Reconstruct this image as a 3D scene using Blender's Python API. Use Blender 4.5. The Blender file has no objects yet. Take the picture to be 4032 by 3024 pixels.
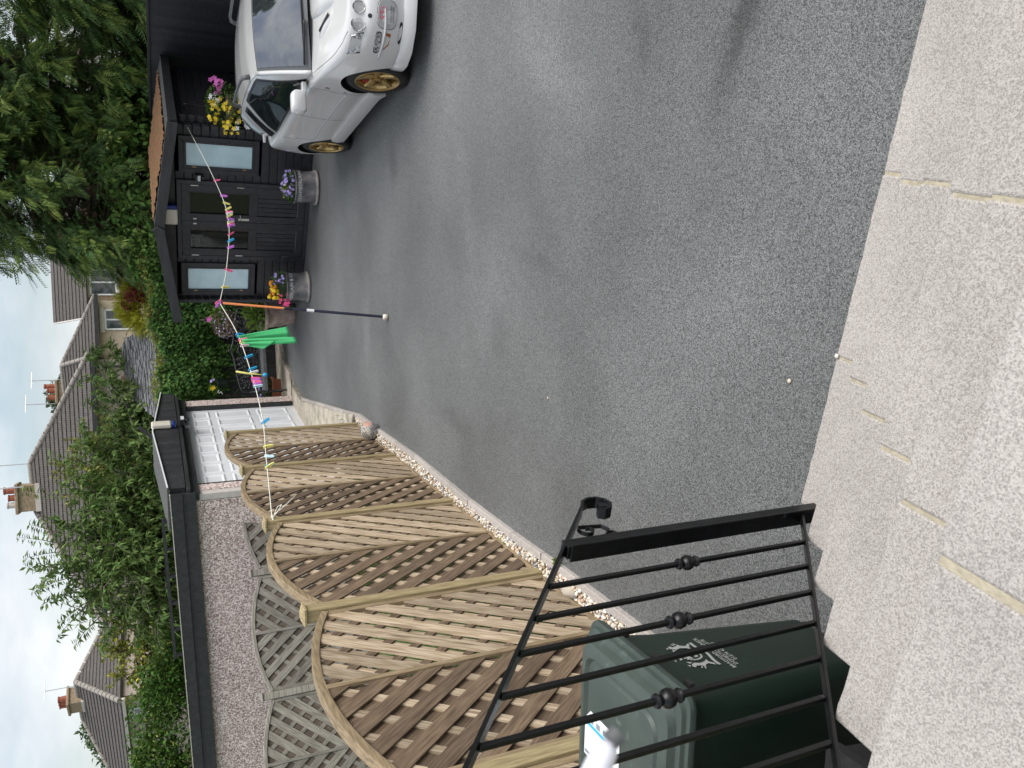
import bpy, bmesh, math, random
import numpy as np
from mathutils import Vector, Matrix
rnd = random.Random(7)
nrg = np.random.default_rng(11)
PI = math.pi
C = bpy.context.scene.collection
scn = bpy.context.scene
# ---------------------------------------------------------------- camera (phone held sideways)
cam_d = bpy.data.cameras.new('camera')
cam = bpy.data.objects.new('camera', cam_d)
C.objects.link(cam)
cam.matrix_world = Matrix(((-.05137, .99868, 0, 0), (-.41799, -.02150, -.90820, 0),
                           (-.90700, -.04665, .41855, 2.47), (0, 0, 0, 1)))
cam_d.sensor_fit = 'HORIZONTAL'
cam_d.sensor_width = 36
cam_d.lens = 27.14
cam_d.clip_start = .02
cam_d.clip_end = 900
cam_d.dof.use_dof = True
cam_d.dof.focus_distance = 7
cam_d.dof.aperture_fstop = 9.5
scn.camera = cam
# ---------------------------------------------------------------- sky and sun: bright broken overcast
SUN_EL, SUN_AZ = math.radians(50), math.radians(108)      # azimuth from +Y towards +X
w = bpy.data.worlds.new('World')
scn.world = w
w.use_nodes = True
nt = w.node_tree
nt.nodes.clear()
def wn(t, **k):
    n = nt.nodes.new(t)
    for a, b in k.items(): setattr(n, a, b)
    return n
sky = wn('ShaderNodeTexSky', sky_type='NISHITA', sun_disc=False, sun_elevation=SUN_EL, sun_rotation=SUN_AZ)
sky.air_density = 1.2; sky.dust_density = 2.0
tc = wn('ShaderNodeTexCoord')
mp = wn('ShaderNodeMapping'); mp.inputs['Scale'].default_value = (1, 1, 2.2); mp.inputs['Location'].default_value = (.35, .1, .2)
nt.links.new(tc.outputs['Generated'], mp.inputs[0])
n1 = wn('ShaderNodeTexNoise'); n1.inputs['Scale'].default_value = 2.6; n1.inputs['Detail'].default_value = 8; n1.inputs['Roughness'].default_value = .55
nt.links.new(mp.outputs[0], n1.inputs[0])
cr = wn('ShaderNodeValToRGB'); cr.color_ramp.elements[0].position = .34; cr.color_ramp.elements[1].position = .60
cr.color_ramp.elements[0].color = (.12, .12, .12, 1); cr.color_ramp.elements[1].color = (1, 1, 1, 1)
nt.links.new(n1.outputs['Fac'], cr.inputs[0])
n2 = wn('ShaderNodeTexNoise'); n2.inputs['Scale'].default_value = 5.5; n2.inputs['Detail'].default_value = 6
nt.links.new(mp.outputs[0], n2.inputs[0])
cr2 = wn('ShaderNodeValToRGB'); cr2.color_ramp.elements[0].position = .3; cr2.color_ramp.elements[1].position = .72
cr2.color_ramp.elements[0].color = (4.7, 5.1, 5.6, 1); cr2.color_ramp.elements[1].color = (7.6, 7.6, 7.55, 1)
nt.links.new(n2.outputs['Fac'], cr2.inputs[0])
mx = wn('ShaderNodeMixRGB')
nt.links.new(cr.outputs[0], mx.inputs[0]); nt.links.new(sky.outputs[0], mx.inputs[1]); nt.links.new(cr2.outputs[0], mx.inputs[2])
bg = wn('ShaderNodeBackground'); bg.inputs['Strength'].default_value = .1
nt.links.new(mx.outputs[0], bg.inputs[0])
wo = wn('ShaderNodeOutputWorld'); nt.links.new(bg.outputs[0], wo.inputs[0])
sd = bpy.data.lights.new('sun', 'SUN'); sd.energy = 2.6; sd.angle = math.radians(48); sd.color = (1, .97, .93)
so = bpy.data.objects.new('sun', sd); C.objects.link(so)
sv = Vector((math.sin(SUN_AZ)*math.cos(SUN_EL), math.cos(SUN_AZ)*math.cos(SUN_EL), math.sin(SUN_EL)))
so.rotation_euler = sv.to_track_quat('Z', 'Y').to_euler(); so.location = (0, 0, 30)
scn.view_settings.view_transform = 'Standard'; scn.view_settings.look = 'None'
scn.view_settings.exposure = .66; scn.view_settings.gamma = 1
scn.view_settings.use_curve_mapping = False
scn.render.engine = 'CYCLES'
scn.cycles.max_bounces = 6; scn.cycles.diffuse_bounces = 3; scn.cycles.glossy_bounces = 3
scn.cycles.transmission_bounces = 6; scn.cycles.transparent_max_bounces = 8
scn.cycles.use_denoising = True

# ---------------------------------------------------------------- materials
MATS = {}
def mat(name, c1, c2=None, rough=.6, metal=0, scale=20, detail=5, stretch=(1, 1, 1), bump=0, bscale=None, spec=.5, mid=(.35, .65),
        coat=0, vary=0, island=0, c3=None, s3=80, t3=(.6, .7), trans=0, big=None, kind='noise', wav=None):
    m = bpy.data.materials.new(name); m.use_nodes = True
    t = m.node_tree; N = t.nodes; L = t.links.new; b = N['Principled BSDF']
    b.inputs['Roughness'].default_value = rough; b.inputs['Metallic'].default_value = metal
    b.inputs['Specular IOR Level'].default_value = spec
    if coat: b.inputs['Coat Weight'].default_value = coat; b.inputs['Coat Roughness'].default_value = .03
    tcn = N.new('ShaderNodeTexCoord'); mpn = N.new('ShaderNodeMapping'); mpn.inputs['Scale'].default_value = stretch
    L(tcn.outputs['Object'], mpn.inputs[0])
    vec = mpn.outputs[0]
    if vary:
        oi = N.new('ShaderNodeObjectInfo'); ad = N.new('ShaderNodeVectorMath'); ad.operation = 'MULTIPLY_ADD'
        ad.inputs[1].default_value = (13, 7, 5)
        L(oi.outputs['Random'], ad.inputs[0]); L(vec, ad.inputs[2]); vec = ad.outputs[0]
    col = None
    if c2 is not None:
        if kind == 'voronoi':
            nz = N.new('ShaderNodeTexVoronoi'); nz.inputs['Scale'].default_value = scale; o = nz.outputs['Color']
            sp = N.new('ShaderNodeSeparateColor'); L(o, sp.inputs[0]); o = sp.outputs[0]
        else:
            nz = N.new('ShaderNodeTexNoise'); nz.inputs['Scale'].default_value = scale; nz.inputs['Detail'].default_value = detail; o = nz.outputs['Fac']
        L(vec, nz.inputs['Vector'])
        rp = N.new('ShaderNodeValToRGB'); rp.color_ramp.elements[0].position = mid[0]; rp.color_ramp.elements[1].position = mid[1]
        rp.color_ramp.elements[0].color = (*c1, 1); rp.color_ramp.elements[1].color = (*c2, 1)
        L(o, rp.inputs[0]); col = rp.outputs[0]
    else:
        rg = N.new('ShaderNodeRGB'); rg.outputs[0].default_value = (*c1, 1); col = rg.outputs[0]
    if c3 is not None:
        n3 = N.new('ShaderNodeTexNoise'); n3.inputs['Scale'].default_value = s3; n3.inputs['Detail'].default_value = 3; L(vec, n3.inputs['Vector'])
        r3 = N.new('ShaderNodeValToRGB'); r3.color_ramp.elements[0].position = t3[0]; r3.color_ramp.elements[1].position = t3[1]
        L(n3.outputs['Fac'], r3.inputs[0])
        m3 = N.new('ShaderNodeMixRGB'); L(r3.outputs[0], m3.inputs[0]); L(col, m3.inputs[1]); m3.inputs[2].default_value = (*c3, 1); col = m3.outputs[0]
    if big:                                          # broad stains: (scale, low, high)
        n4 = N.new('ShaderNodeTexNoise'); n4.inputs['Scale'].default_value = big[0]; n4.inputs['Detail'].default_value = 4; L(tcn.outputs['Object'], n4.inputs['Vector'])
        r4 = N.new('ShaderNodeMapRange'); r4.inputs[1].default_value = .3; r4.inputs[2].default_value = .7; r4.inputs[3].default_value = big[1]; r4.inputs[4].default_value = big[2]
        L(n4.outputs['Fac'], r4.inputs[0])
        m4 = N.new('ShaderNodeVectorMath'); m4.operation = 'SCALE'; L(col, m4.inputs[0]); L(r4.outputs[0], m4.inputs['Scale']); col = m4.outputs[0]
    if vary or island:
        hs = N.new('ShaderNodeHueSaturation'); mr = N.new('ShaderNodeMapRange')
        a = vary or island
        mr.inputs[3].default_value = 1-a; mr.inputs[4].default_value = 1+a
        if island:
            g = N.new('ShaderNodeNewGeometry'); L(g.outputs['Random Per Island'], mr.inputs[0])
            mh = N.new('ShaderNodeMapRange'); mh.inputs[3].default_value = .5-.05*island; mh.inputs[4].default_value = .5+.05*island
            mul = N.new('ShaderNodeMath'); mul.operation = 'FRACT'; m7 = N.new('ShaderNodeMath'); m7.operation = 'MULTIPLY'; m7.inputs[1].default_value = 7.31
            L(g.outputs['Random Per Island'], m7.inputs[0]); L(m7.outputs[0], mul.inputs[0]); L(mul.outputs[0], mh.inputs[0]); L(mh.outputs[0], hs.inputs['Hue'])
        else:
            L(oi.outputs['Random'], mr.inputs[0])
        L(mr.outputs[0], hs.inputs['Value']); L(col, hs.inputs['Color']); col = hs.outputs[0]
    L(col, b.inputs['Base Color'])
    if bump:
        nb = N.new('ShaderNodeTexNoise'); nb.inputs['Scale'].default_value = bscale or scale; nb.inputs['Detail'].default_value = 4
        L(vec, nb.inputs['Vector'])
        bp = N.new('ShaderNodeBump'); bp.inputs['Strength'].default_value = bump; bp.inputs['Distance'].default_value = .01
        L(nb.outputs['Fac'], bp.inputs['Height']); L(bp.outputs[0], b.inputs['Normal'])
    if trans:
        tr = N.new('ShaderNodeBsdfTranslucent'); ms = N.new('ShaderNodeMixShader'); ms.inputs[0].default_value = trans
        L(col, tr.inputs['Color']); L(b.outputs[0], ms.inputs[1]); L(tr.outputs[0], ms.inputs[2]); L(ms.outputs[0], N['Material Output'].inputs[0])
    MATS[name] = m
    return m
def glass(name, col, rough=.02, mixt=.5, spec=.8, tint=(.75, .85, .85, 1), ior=1.5):
    m = bpy.data.materials.new(name); m.use_nodes = True
    t = m.node_tree; N = t.nodes; L = t.links.new; b = N['Principled BSDF']
    b.inputs['Base Color'].default_value = (*col, 1); b.inputs['Roughness'].default_value = rough; b.inputs['Specular IOR Level'].default_value = spec; b.inputs['IOR'].default_value = ior
    tr = N.new('ShaderNodeBsdfTransparent'); tr.inputs[0].default_value = tint
    ms = N.new('ShaderNodeMixShader'); ms.inputs[0].default_value = mixt
    L(tr.outputs[0], ms.inputs[1]); L(b.outputs[0], ms.inputs[2]); L(ms.outputs[0], N['Material Output'].inputs[0])
    MATS[name] = m

# ---------------------------------------------------------------- mesh helpers
class MB:
    def __init__(s): s.v = []; s.f = []
    def add(s, v, f):
        o = len(s.v); s.v += [tuple(p) for p in v]; s.f += [tuple(i+o for i in q) for q in f]; return s
    def box(s, c, d, rz=0, rx=0, ry=0):
        M = Matrix.Rotation(rz, 3, 'Z') @ Matrix.Rotation(ry, 3, 'Y') @ Matrix.Rotation(rx, 3, 'X')
        c = Vector(c); V = [c + M @ Vector((sx*d[0]/2, sy*d[1]/2, sz*d[2]/2)) for sx in (-1, 1) for sy in (-1, 1) for sz in (-1, 1)]
        return s.add(V, [(0, 1, 3, 2), (4, 6, 7, 5), (0, 4, 5, 1), (2, 3, 7, 6), (0, 2, 6, 4), (1, 5, 7, 3)])
    def bar(s, a, b, w_, h_, up=(0, 0, 1)):
        a = Vector(a); b = Vector(b); d = (b-a).normalized(); u = Vector(up); r = d.cross(u)
        if r.length < 1e-4: r = d.cross(Vector((1, 0, 0)))
        r.normalize(); u = r.cross(d)
        V = [p + r*i*w_/2 + u*j*h_/2 for p in (a, b) for i, j in ((-1, -1), (1, -1), (1, 1), (-1, 1))]
        return s.add(V, [(3, 2, 1, 0), (4, 5, 6, 7), (0, 1, 5, 4), (1, 2, 6, 5), (2, 3, 7, 6), (3, 0, 4, 7)])
    def tube(s, pts, r, n=8, cap=True):
        pts = [Vector(p) for p in pts]; k = len(pts); rs = r if isinstance(r, (list, tuple)) else [r]*k
        V = []; F = []; pu = None
        for i, p in enumerate(pts):
            d = (pts[min(i+1, k-1)] - pts[max(i-1, 0)]).normalized()
            u = (pu - d*pu.dot(d)) if pu is not None else d.orthogonal()
            if u.length < 1e-5: u = d.orthogonal()
            u.normalize(); pu = u; q = d.cross(u)
            for j in range(n):
                a = 2*PI*j/n; V.append(p + (u*math.cos(a)+q*math.sin(a))*rs[i])
        for i in range(k-1):
            for j in range(n):
                F.append((i*n+j, i*n+(j+1) % n, (i+1)*n+(j+1) % n, (i+1)*n+j))
        if cap: F.append(tuple(range(n))[::-1]); F.append(tuple((k-1)*n+j for j in range(n)))
        return s.add(V, F)
    def lathe(s, prof, n=24, c=(0, 0, 0), sx=1, sy=1, cap=True):
        V = []; F = []; k = len(prof)
        for r, z in prof:
            for j in range(n):
                a = 2*PI*j/n; V.append((c[0]+r*math.cos(a)*sx, c[1]+r*math.sin(a)*sy, c[2]+z))
        for i in range(k-1):
            for j in range(n):
                F.append((i*n+j, i*n+(j+1) % n, (i+1)*n+(j+1) % n, (i+1)*n+j))
        if cap: F.append(tuple(range(n))[::-1]); F.append(tuple((k-1)*n+j for j in range(n)))
        return s.add(V, F)
    def prism(s, poly, ax, ay, az, o=(0, 0, 0), t=.02):     # polygon in (ax, ay), extruded by t along az from o
        o = Vector(o); ax = Vector(ax); ay = Vector(ay); az = Vector(az); n = len(poly)
        V = [o+ax*p[0]+ay*p[1] for p in poly] + [o+ax*p[0]+ay*p[1]+az*t for p in poly]
        F = [tuple(range(n))[::-1], tuple(range(n, 2*n))] + [(i, (i+1) % n, n+(i+1) % n, n+i) for i in range(n)]
        return s.add(V, F)
    def quad(s, a, b, c, d): return s.add([a, b, c, d], [(0, 1, 2, 3)])
    def mesh(s, name):
        me = bpy.data.meshes.new(name); me.from_pydata(s.v, [], s.f); me.update(); return me
    def build(s, name, m, parent=None, smooth=False, bevel=0, seg=2, fix=True, angle=None):
        me = s.mesh(name)
        if fix:
            b = bmesh.new(); b.from_mesh(me); bmesh.ops.recalc_face_normals(b, faces=b.faces); b.to_mesh(me); b.free()
        return link(name, me, m, parent, smooth, bevel, seg, angle)
def link(name, me, m, parent=None, smooth=False, bevel=0, seg=2, angle=None):
    if m is not None:
        if len(me.materials) == 0: me.materials.append(MATS[m] if isinstance(m, str) else m)
    if smooth:
        me.polygons.foreach_set('use_smooth', [True]*len(me.polygons))
        if angle:
            me.set_sharp_from_angle(angle=math.radians(angle))
    o = bpy.data.objects.new(name, me); C.objects.link(o); o.parent = parent
    if bevel:
        b = o.modifiers.new('bevel', 'BEVEL'); b.width = bevel; b.segments = seg; b.limit_method = 'ANGLE'; b.angle_limit = math.radians(40)
    return o
def thing(name, label, cat, loc=(0, 0, 0), rz=0, group=None):
    o = bpy.data.objects.new(name, None); C.objects.link(o); o.empty_display_size = .1
    o.location = loc; o.rotation_euler = (0, 0, rz)
    return tag(o, label, cat, group)
def tag(o, label=None, cat=None, group=None, kind=None):
    if label: o['label'] = label
    if cat: o['category'] = cat
    if group: o['group'] = group
    if kind: o['kind'] = kind
    return o
def fast(name, V, F, m, parent=None, smooth=False):
    V = np.asarray(V, np.float32).reshape(-1, 3); F = np.asarray(F, np.int32); k = F.shape[1]
    me = bpy.data.meshes.new(name); me.vertices.add(len(V)); me.vertices.foreach_set('co', V.ravel())
    me.loops.add(F.size); me.loops.foreach_set('vertex_index', F.ravel())
    me.polygons.add(len(F)); me.polygons.foreach_set('loop_start', np.arange(0, F.size, k, dtype=np.int32))
    try: me.polygons.foreach_set('loop_total', np.full(len(F), k, np.int32))
    except Exception: pass
    me.update(calc_edges=True)
    return link(name, me, m, parent, smooth)
def rotmats(fwd, up):                                        # rows of unit fwd / approx up -> (n,3,3) columns fwd, side, up
    f = fwd/np.linalg.norm(fwd, axis=1, keepdims=True)
    sdv = np.cross(up, f); sdv /= np.linalg.norm(sdv, axis=1, keepdims=True)+1e-9
    u = np.cross(f, sdv)
    return np.stack([f, sdv, u], axis=2)
def scatter(tv, tf, pos, R, sc):                             # copies of a template at pos with rotation R and scale sc, as arrays
    n = len(pos); tv = np.asarray(tv, float); tf = np.asarray(tf)
    V = np.einsum('nij,kj->nki', R, tv)*np.asarray(sc).reshape(n, -1)[:, None, :] + pos[:, None, :]
    F = tf[None]+(np.arange(n)*len(tv))[:, None, None]
    return V.reshape(-1, 3), F.reshape(-1, tf.shape[1])
def text_mesh(txt, size, depth=.0005, align='CENTER', space=1, font=None):
    cu = bpy.data.curves.new('t', 'FONT'); cu.body = txt; cu.size = size; cu.align_x = align; cu.extrude = depth; cu.space_character = space; cu.resolution_u = 3
    o = bpy.data.objects.new('t', cu); C.objects.link(o)
    dg = bpy.context.evaluated_depsgraph_get(); dg.update(); me = bpy.data.meshes.new_from_object(o.evaluated_get(dg))
    bpy.data.objects.remove(o); me.name = 'lettering'; me.materials.clear()
    return me
mat('tarmac', (.038, .041, .041), (.235, .244, .243), rough=.55, scale=210, kind='voronoi', mid=(.0, 1.0), c3=(.40, .40, .39), s3=75, t3=(.735, .755), bump=.9, bscale=210, big=(.5, .66, 1.32), spec=.6)
mat('soil', (.035, .025, .018), (.07, .05, .035), rough=.95, scale=30, bump=.6)
mat('grass', (.05, .10, .02), (.12, .19, .04), rough=.8, scale=8, island=.3, trans=.25)
mat('turf', (.04, .07, .02), (.09, .13, .035), rough=.9, scale=14, bump=.5)
mat('concrete', (.34, .30, .24), (.52, .47, .39), rough=.9, scale=6, c3=(.2, .19, .13), s3=3.5, t3=(.55, .75), bump=.3, bscale=90)
mat('kerb', (.33, .30, .275), (.44, .405, .375), rough=.9, scale=60, bump=.4, vary=.12)
mat('aggregate', (.26, .24, .222), (.47, .44, .41), rough=.9, scale=330, kind='voronoi', mid=(.0, .8), c3=(.15, .12, .11), s3=150, t3=(.71, .76), bump=.4, bscale=330, big=(2.2, .9, 1.07), spec=.25)
mat('riser', (.20, .19, .17), (.33, .31, .29), rough=.9, scale=40, bump=.5)
mat('mortar', (.33, .29, .21), (.43, .385, .29), rough=.95, scale=60, bump=.5)
for i, (a, b_) in enumerate([((.52, .44, .33), (.66, .58, .46)), ((.34, .22, .13), (.5, .36, .24)), ((.18, .18, .19), (.32, .32, .34)), ((.62, .58, .52), (.78, .74, .68))]):
    mat('pebble%d' % i, a, b_, rough=.6, scale=40, island=.2)
# timber: grain runs along local x
mat('pine', (.26, .19, .115), (.48, .39, .285), rough=.8, scale=9, detail=8, stretch=(.7, 9, 9), vary=.24, bump=.25, bscale=14, c3=(.15, .10, .065), s3=3.2, t3=(.60, .74))
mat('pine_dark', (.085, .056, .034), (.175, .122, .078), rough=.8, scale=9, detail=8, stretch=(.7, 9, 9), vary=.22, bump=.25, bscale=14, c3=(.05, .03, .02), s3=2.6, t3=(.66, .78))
mat('pine_frame', (.17, .125, .07), (.30, .225, .135), rough=.75, scale=8, detail=8, stretch=(1, 8, 8), vary=.12, bump=.25)
mat('post_wood', (.22, .17, .085), (.36, .29, .16), rough=.75, scale=8, detail=8, stretch=(8, 8, .8), vary=.12, bump=.25, c3=(.17, .11, .05), s3=3, t3=(.66, .75))
mat('grey_wood', (.165, .148, .125), (.30, .28, .245), rough=.85, scale=9, detail=8, stretch=(.7, 9, 9), vary=.2, bump=.25)
mat('grey_dark', (.085, .065, .05), (.16, .13, .105), rough=.85, scale=9, detail=8, stretch=(.7, 9, 9), vary=.2)
mat('black_iron', (.004, .004, .0045), (.007, .007, .008), rough=.32, spec=.35, scale=30, bump=.12, bscale=60, c3=(.06, .07, .085), s3=22, t3=(.73, .82))
mat('black_timber', (.020, .020, .024), (.038, .038, .043), rough=.55, scale=12, stretch=(1, 1, 6), bump=.2, vary=.25)
mat('shed_black', (.018, .018, .022), (.032, .031, .037), rough=.5, scale=14, bump=.15, vary=.15)
mat('fascia_black', (.018, .019, .021), (.034, .035, .038), rough=.55, scale=5, stretch=(.4, 3, 3), bump=.2)
mat('felt', (.05, .05, .05), (.10, .10, .095), rough=.95, scale=40, bump=.4)
mat('moss', (.16, .075, .035), (.30, .15, .07), rough=1, scale=60, bump=1, c3=(.12, .10, .04), s3=9, t3=(.5, .7))
mat('pebbledash', (.24, .16, .145), (.90, .78, .73), rough=.85, scale=58, kind='voronoi', mid=(.05, .8), c3=(.38, .19, .14), s3=40, t3=(.6, .66), bump=1, bscale=70)
mat('render_pale', (.50, .46, .43), (.58, .54, .50), rough=.9, scale=12, bump=.2)
mat('white_paint', (.74, .76, .79), (.80, .82, .84), rough=.35, scale=4)
mat('frost', (.50, .68, .74), (.60, .78, .84), rough=.18, scale=4, spec=.6)
mat('cream', (.66, .62, .52), (.72, .68, .58), rough=.4, scale=4)
mat('blue_plastic', (.01, .03, .22), rough=.15)
mat('steel', (.55, .55, .56), rough=.3, metal=1)
mat('brass', (.45, .30, .12), rough=.35, metal=1)
mat('dark_room', (.012, .011, .010), rough=.8)
mat('room_wood', (.10, .075, .05), (.16, .12, .085), rough=.7, scale=9)
mat('bin_green', (.006, .017, .011), (.009, .022, .014), rough=.42, scale=7, c3=(.04, .07, .055), s3=16, t3=(.68, .85), bump=.1, bscale=120, stretch=(1, 1, .4))
mat('bin_lid', (.040, .056, .049), (.060, .080, .070), rough=.5, scale=5, c3=(.12, .16, .14), s3=20, t3=(.64, .85), bump=.12, bscale=90)
mat('rubber', (.012, .012, .013), (.022, .021, .021), rough=.75, scale=60)
mat('print_grey', (.36, .37, .36), rough=.6)
mat('paper', (.78, .80, .80), rough=.4)
mat('cyan', (.06, .42, .62), rough=.4)
mat('slate_ink', (.25, .27, .32), rough=.5)
mat('terracotta', (.30, .11, .055), (.40, .16, .085), rough=.8, scale=9, bump=.2)
mat('old_terracotta', (.30, .215, .18), (.47, .38, .33), rough=.85, scale=7, c3=(.16, .13, .09), s3=4, t3=(.5, .72), bump=.3, bscale=40)
mat('glazed_grey', (.055, .055, .062), (.20, .195, .20), rough=.4, scale=5, c3=(.36, .31, .28), s3=6, t3=(.58, .72), bump=.1)
mat('rim_pale', (.26, .24, .22), (.42, .39, .36), rough=.5, scale=8)
mat('white_ink', (.62, .62, .60), rough=.7)
mat('cast_iron', (.03, .032, .034), (.055, .057, .06), rough=.45, scale=20)
mat('bench_slat', (.10, .105, .11), (.15, .155, .16), rough=.4, scale=8)
mat('leaf_ivy', (.055, .13, .028), (.105, .21, .05), rough=.5, scale=2, island=.45, trans=.25)
mat('leaf_ivy_young', (.20, .24, .05), (.28, .30, .08), rough=.5, scale=2, island=.35, trans=.3)
mat('leaf_conifer', (.052, .105, .030), (.105, .175, .052), rough=.65, scale=1.1, island=.45, trans=.2)
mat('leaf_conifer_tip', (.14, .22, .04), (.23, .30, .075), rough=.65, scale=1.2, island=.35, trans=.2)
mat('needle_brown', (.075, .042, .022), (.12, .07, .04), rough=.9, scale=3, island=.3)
mat('leaf_cherry', (.105, .185, .045), (.185, .27, .085), rough=.42, scale=1.2, island=.45, trans=.35)
mat('leaf_yellowgreen', (.17, .20, .04), (.25, .26, .07), rough=.5, scale=1.2, island=.35, trans=.3)
mat('leaf_hedge', (.05, .115, .02), (.105, .185, .04), rough=.45, scale=1.3, island=.5, trans=.3)
mat('leaf_gold', (.40, .40, .03), (.52, .50, .06), rough=.6, scale=3, island=.3, trans=.25)
mat('leaf_red', (.13, .02, .022), (.20, .035, .03), rough=.5, scale=3, island=.35, trans=.2)
mat('leaf_far', (.07, .11, .05), (.11, .15, .075), rough=.7, scale=1, island=.3, trans=.2)
mat('leaf_bright', (.13, .23, .03), (.21, .31, .06), rough=.45, scale=4, island=.3, trans=.3)
mat('bark', (.06, .045, .032), (.13, .10, .075), rough=.95, scale=14, stretch=(3, 3, .6), bump=.6)
mat('bark_pale', (.16, .14, .12), (.24, .21, .18), rough=.9, scale=14, bump=.4)
mat('f_orange', (.75, .26, .01), (.85, .40, .02), rough=.6, scale=20, island=.2)
mat('f_yellow', (.85, .58, .01), (.9, .68, .04), rough=.6, scale=20, island=.15)
mat('f_pink', (.85, .05, .22), (.9, .12, .32), rough=.6, scale=20, island=.15)
mat('f_magenta', (.60, .09, .42), (.72, .18, .55), rough=.6, scale=20, island=.15)
mat('f_white', (.85, .85, .84), rough=.6)
mat('f_lilac', (.32, .25, .66), (.45, .36, .75), rough=.6, scale=20, island=.2)
mat('f_palelilac', (.50, .46, .72), (.72, .68, .85), rough=.6, scale=20, island=.2)
mat('stem_brown', (.16, .11, .07), (.22, .16, .10), rough=.9, scale=8, island=.3)
mat('wicker', (.10, .075, .05), (.20, .15, .10), rough=.9, scale=30, bump=.8)
for nm, c in dict(p_pink=(.85, .12, .28), p_purple=(.58, .14, .66), p_yellow=(.82, .76, .22), p_blue=(.02, .35, .66), p_white=(.72, .76, .80), p_palepink=(.82, .58, .64), p_paleblue=(.45, .66, .74)).items():
    mat(nm, c, rough=.4)
mat('line_cord', (.70, .70, .62), rough=.7)
mat('cloth_green', (.06, .45, .16), (.09, .52, .20), rough=.95, scale=90, bump=.3, bscale=300)
mat('pole_orange', (.80, .27, .09), rough=.35)
mat('pole_blue', (.02, .025, .05), rough=.35)
mat('car_white', (.62, .62, .61), (.64, .64, .63), rough=.28, scale=3, coat=1.0, spec=.5)
mat('car_trim', (.016, .016, .018), rough=.4)
mat('car_grey', (.10, .105, .11), rough=.45)
mat('car_inside', (.02, .022, .025), (.05, .05, .055), rough=.8, scale=6)
mat('gold', (.50, .36, .15), rough=.28, metal=.85)
mat('chrome', (.75, .75, .76), rough=.08, metal=1)
mat('lamp_amber', (.33, .07, .015), rough=.15, coat=1)
mat('lamp_inner', (.30, .30, .30), (.92, .92, .92), rough=.15, metal=.55, scale=42, kind='voronoi')
mat('plate_grey', (.42, .42, .42), rough=.35, coat=.6)
mat('sti_pink', (.72, .06, .16), rough=.4)
mat('brake_red', (.30, .02, .015), rough=.4)
glass('car_glass', (.012, .018, .02), mixt=.62)
glass('wind_glass', (.03, .035, .04), mixt=.94, spec=.5, ior=3.6)
glass('door_glass', (.02, .02, .018), mixt=.55)
glass('lamp_glass', (.02, .02, .02), mixt=.12, tint=(.97, .97, .97, 1))
glass('house_glass', (.05, .06, .07), mixt=.92)
mat('roof_tile', (.070, .061, .055), (.115, .102, .093), rough=.85, scale=9, vary=.0, c3=(.17, .155, .135), s3=12, t3=(.66, .76), bump=.3)
mat('ridge_tile', (.20, .18, .16), (.29, .265, .235), rough=.9, scale=9)
mat('harling', (.30, .245, .21), (.46, .39, .34), rough=.9, scale=30, bump=.8)
mat('beige', (.47, .38, .29), (.53, .44, .34), rough=.9, scale=8)
mat('chimney_stone', (.22, .16, .10), (.36, .28, .19), rough=.9, scale=14, bump=.5)
mat('chimney_pot', (.26, .075, .045), (.36, .12, .075), rough=.8, scale=9)
mat('slate_grey', (.14, .14, .145), (.27, .27, .275), rough=.9, scale=16, vary=.3, bump=.6)
mat('ball_base', (.36, .32, .27), (.50, .45, .38), rough=.7, scale=12)
for nm, c in dict(t_navy=(.03, .05, .12), t_sky=(.28, .42, .56), t_coral=(.72, .20, .15), t_cream=(.6, .55, .45), t_black=(.03, .035, .04)).items():
    mat(nm, c, rough=.35)
mat('knob_white', (.66, .66, .74), rough=.3)
mat('crate_grey', (.10, .115, .15), (.14, .155, .19), rough=.45, scale=8, bump=.1)

for k_, m_ in MATS.items():                                   # LEAFFIX: matt foliage
    if k_.startswith('leaf_') or k_ in ('grass', 'needle_brown'):
        b_ = m_.node_tree.nodes['Principled BSDF']; b_.inputs['Specular IOR Level'].default_value = .18; b_.inputs['Roughness'].default_value = .6

t_ = MATS['tarmac'].node_tree; N_t = t_.nodes; b_t = N_t['Principled BSDF']                     # STAIN: scuffs, darker patches and paler patches with a place of their own
def stain(x, y, rx_, ry_, ang, k_):
    src_ = b_t.inputs['Base Color'].links[0].from_socket; tc2 = N_t.new('ShaderNodeTexCoord'); mp2 = N_t.new('ShaderNodeMapping'); mp2.vector_type = 'TEXTURE'
    mp2.inputs['Location'].default_value = (x, y, 0); mp2.inputs['Rotation'].default_value = (0, 0, ang); mp2.inputs['Scale'].default_value = (rx_, ry_, 1)
    nz2 = N_t.new('ShaderNodeTexNoise'); nz2.inputs['Scale'].default_value = 5; nz2.inputs['Detail'].default_value = 6; ad2 = N_t.new('ShaderNodeVectorMath'); ad2.operation = 'MULTIPLY_ADD'; ad2.inputs[1].default_value = (.22, .22, 0)
    t_.links.new(tc2.outputs['Object'], nz2.inputs['Vector']); t_.links.new(nz2.outputs['Color'], ad2.inputs[0]); t_.links.new(tc2.outputs['Object'], ad2.inputs[2]); t_.links.new(ad2.outputs[0], mp2.inputs[0])
    gr2 = N_t.new('ShaderNodeTexGradient'); gr2.gradient_type = 'QUADRATIC_SPHERE'; t_.links.new(mp2.outputs[0], gr2.inputs[0])
    mr2 = N_t.new('ShaderNodeMapRange'); mr2.inputs[2].default_value = .55; mr2.inputs[3].default_value = 1; mr2.inputs[4].default_value = k_; t_.links.new(gr2.outputs['Fac'], mr2.inputs[0])
    sc2 = N_t.new('ShaderNodeVectorMath'); sc2.operation = 'SCALE'; t_.links.new(src_, sc2.inputs[0]); t_.links.new(mr2.outputs[0], sc2.inputs['Scale']); t_.links.new(sc2.outputs[0], b_t.inputs['Base Color'])
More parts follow.
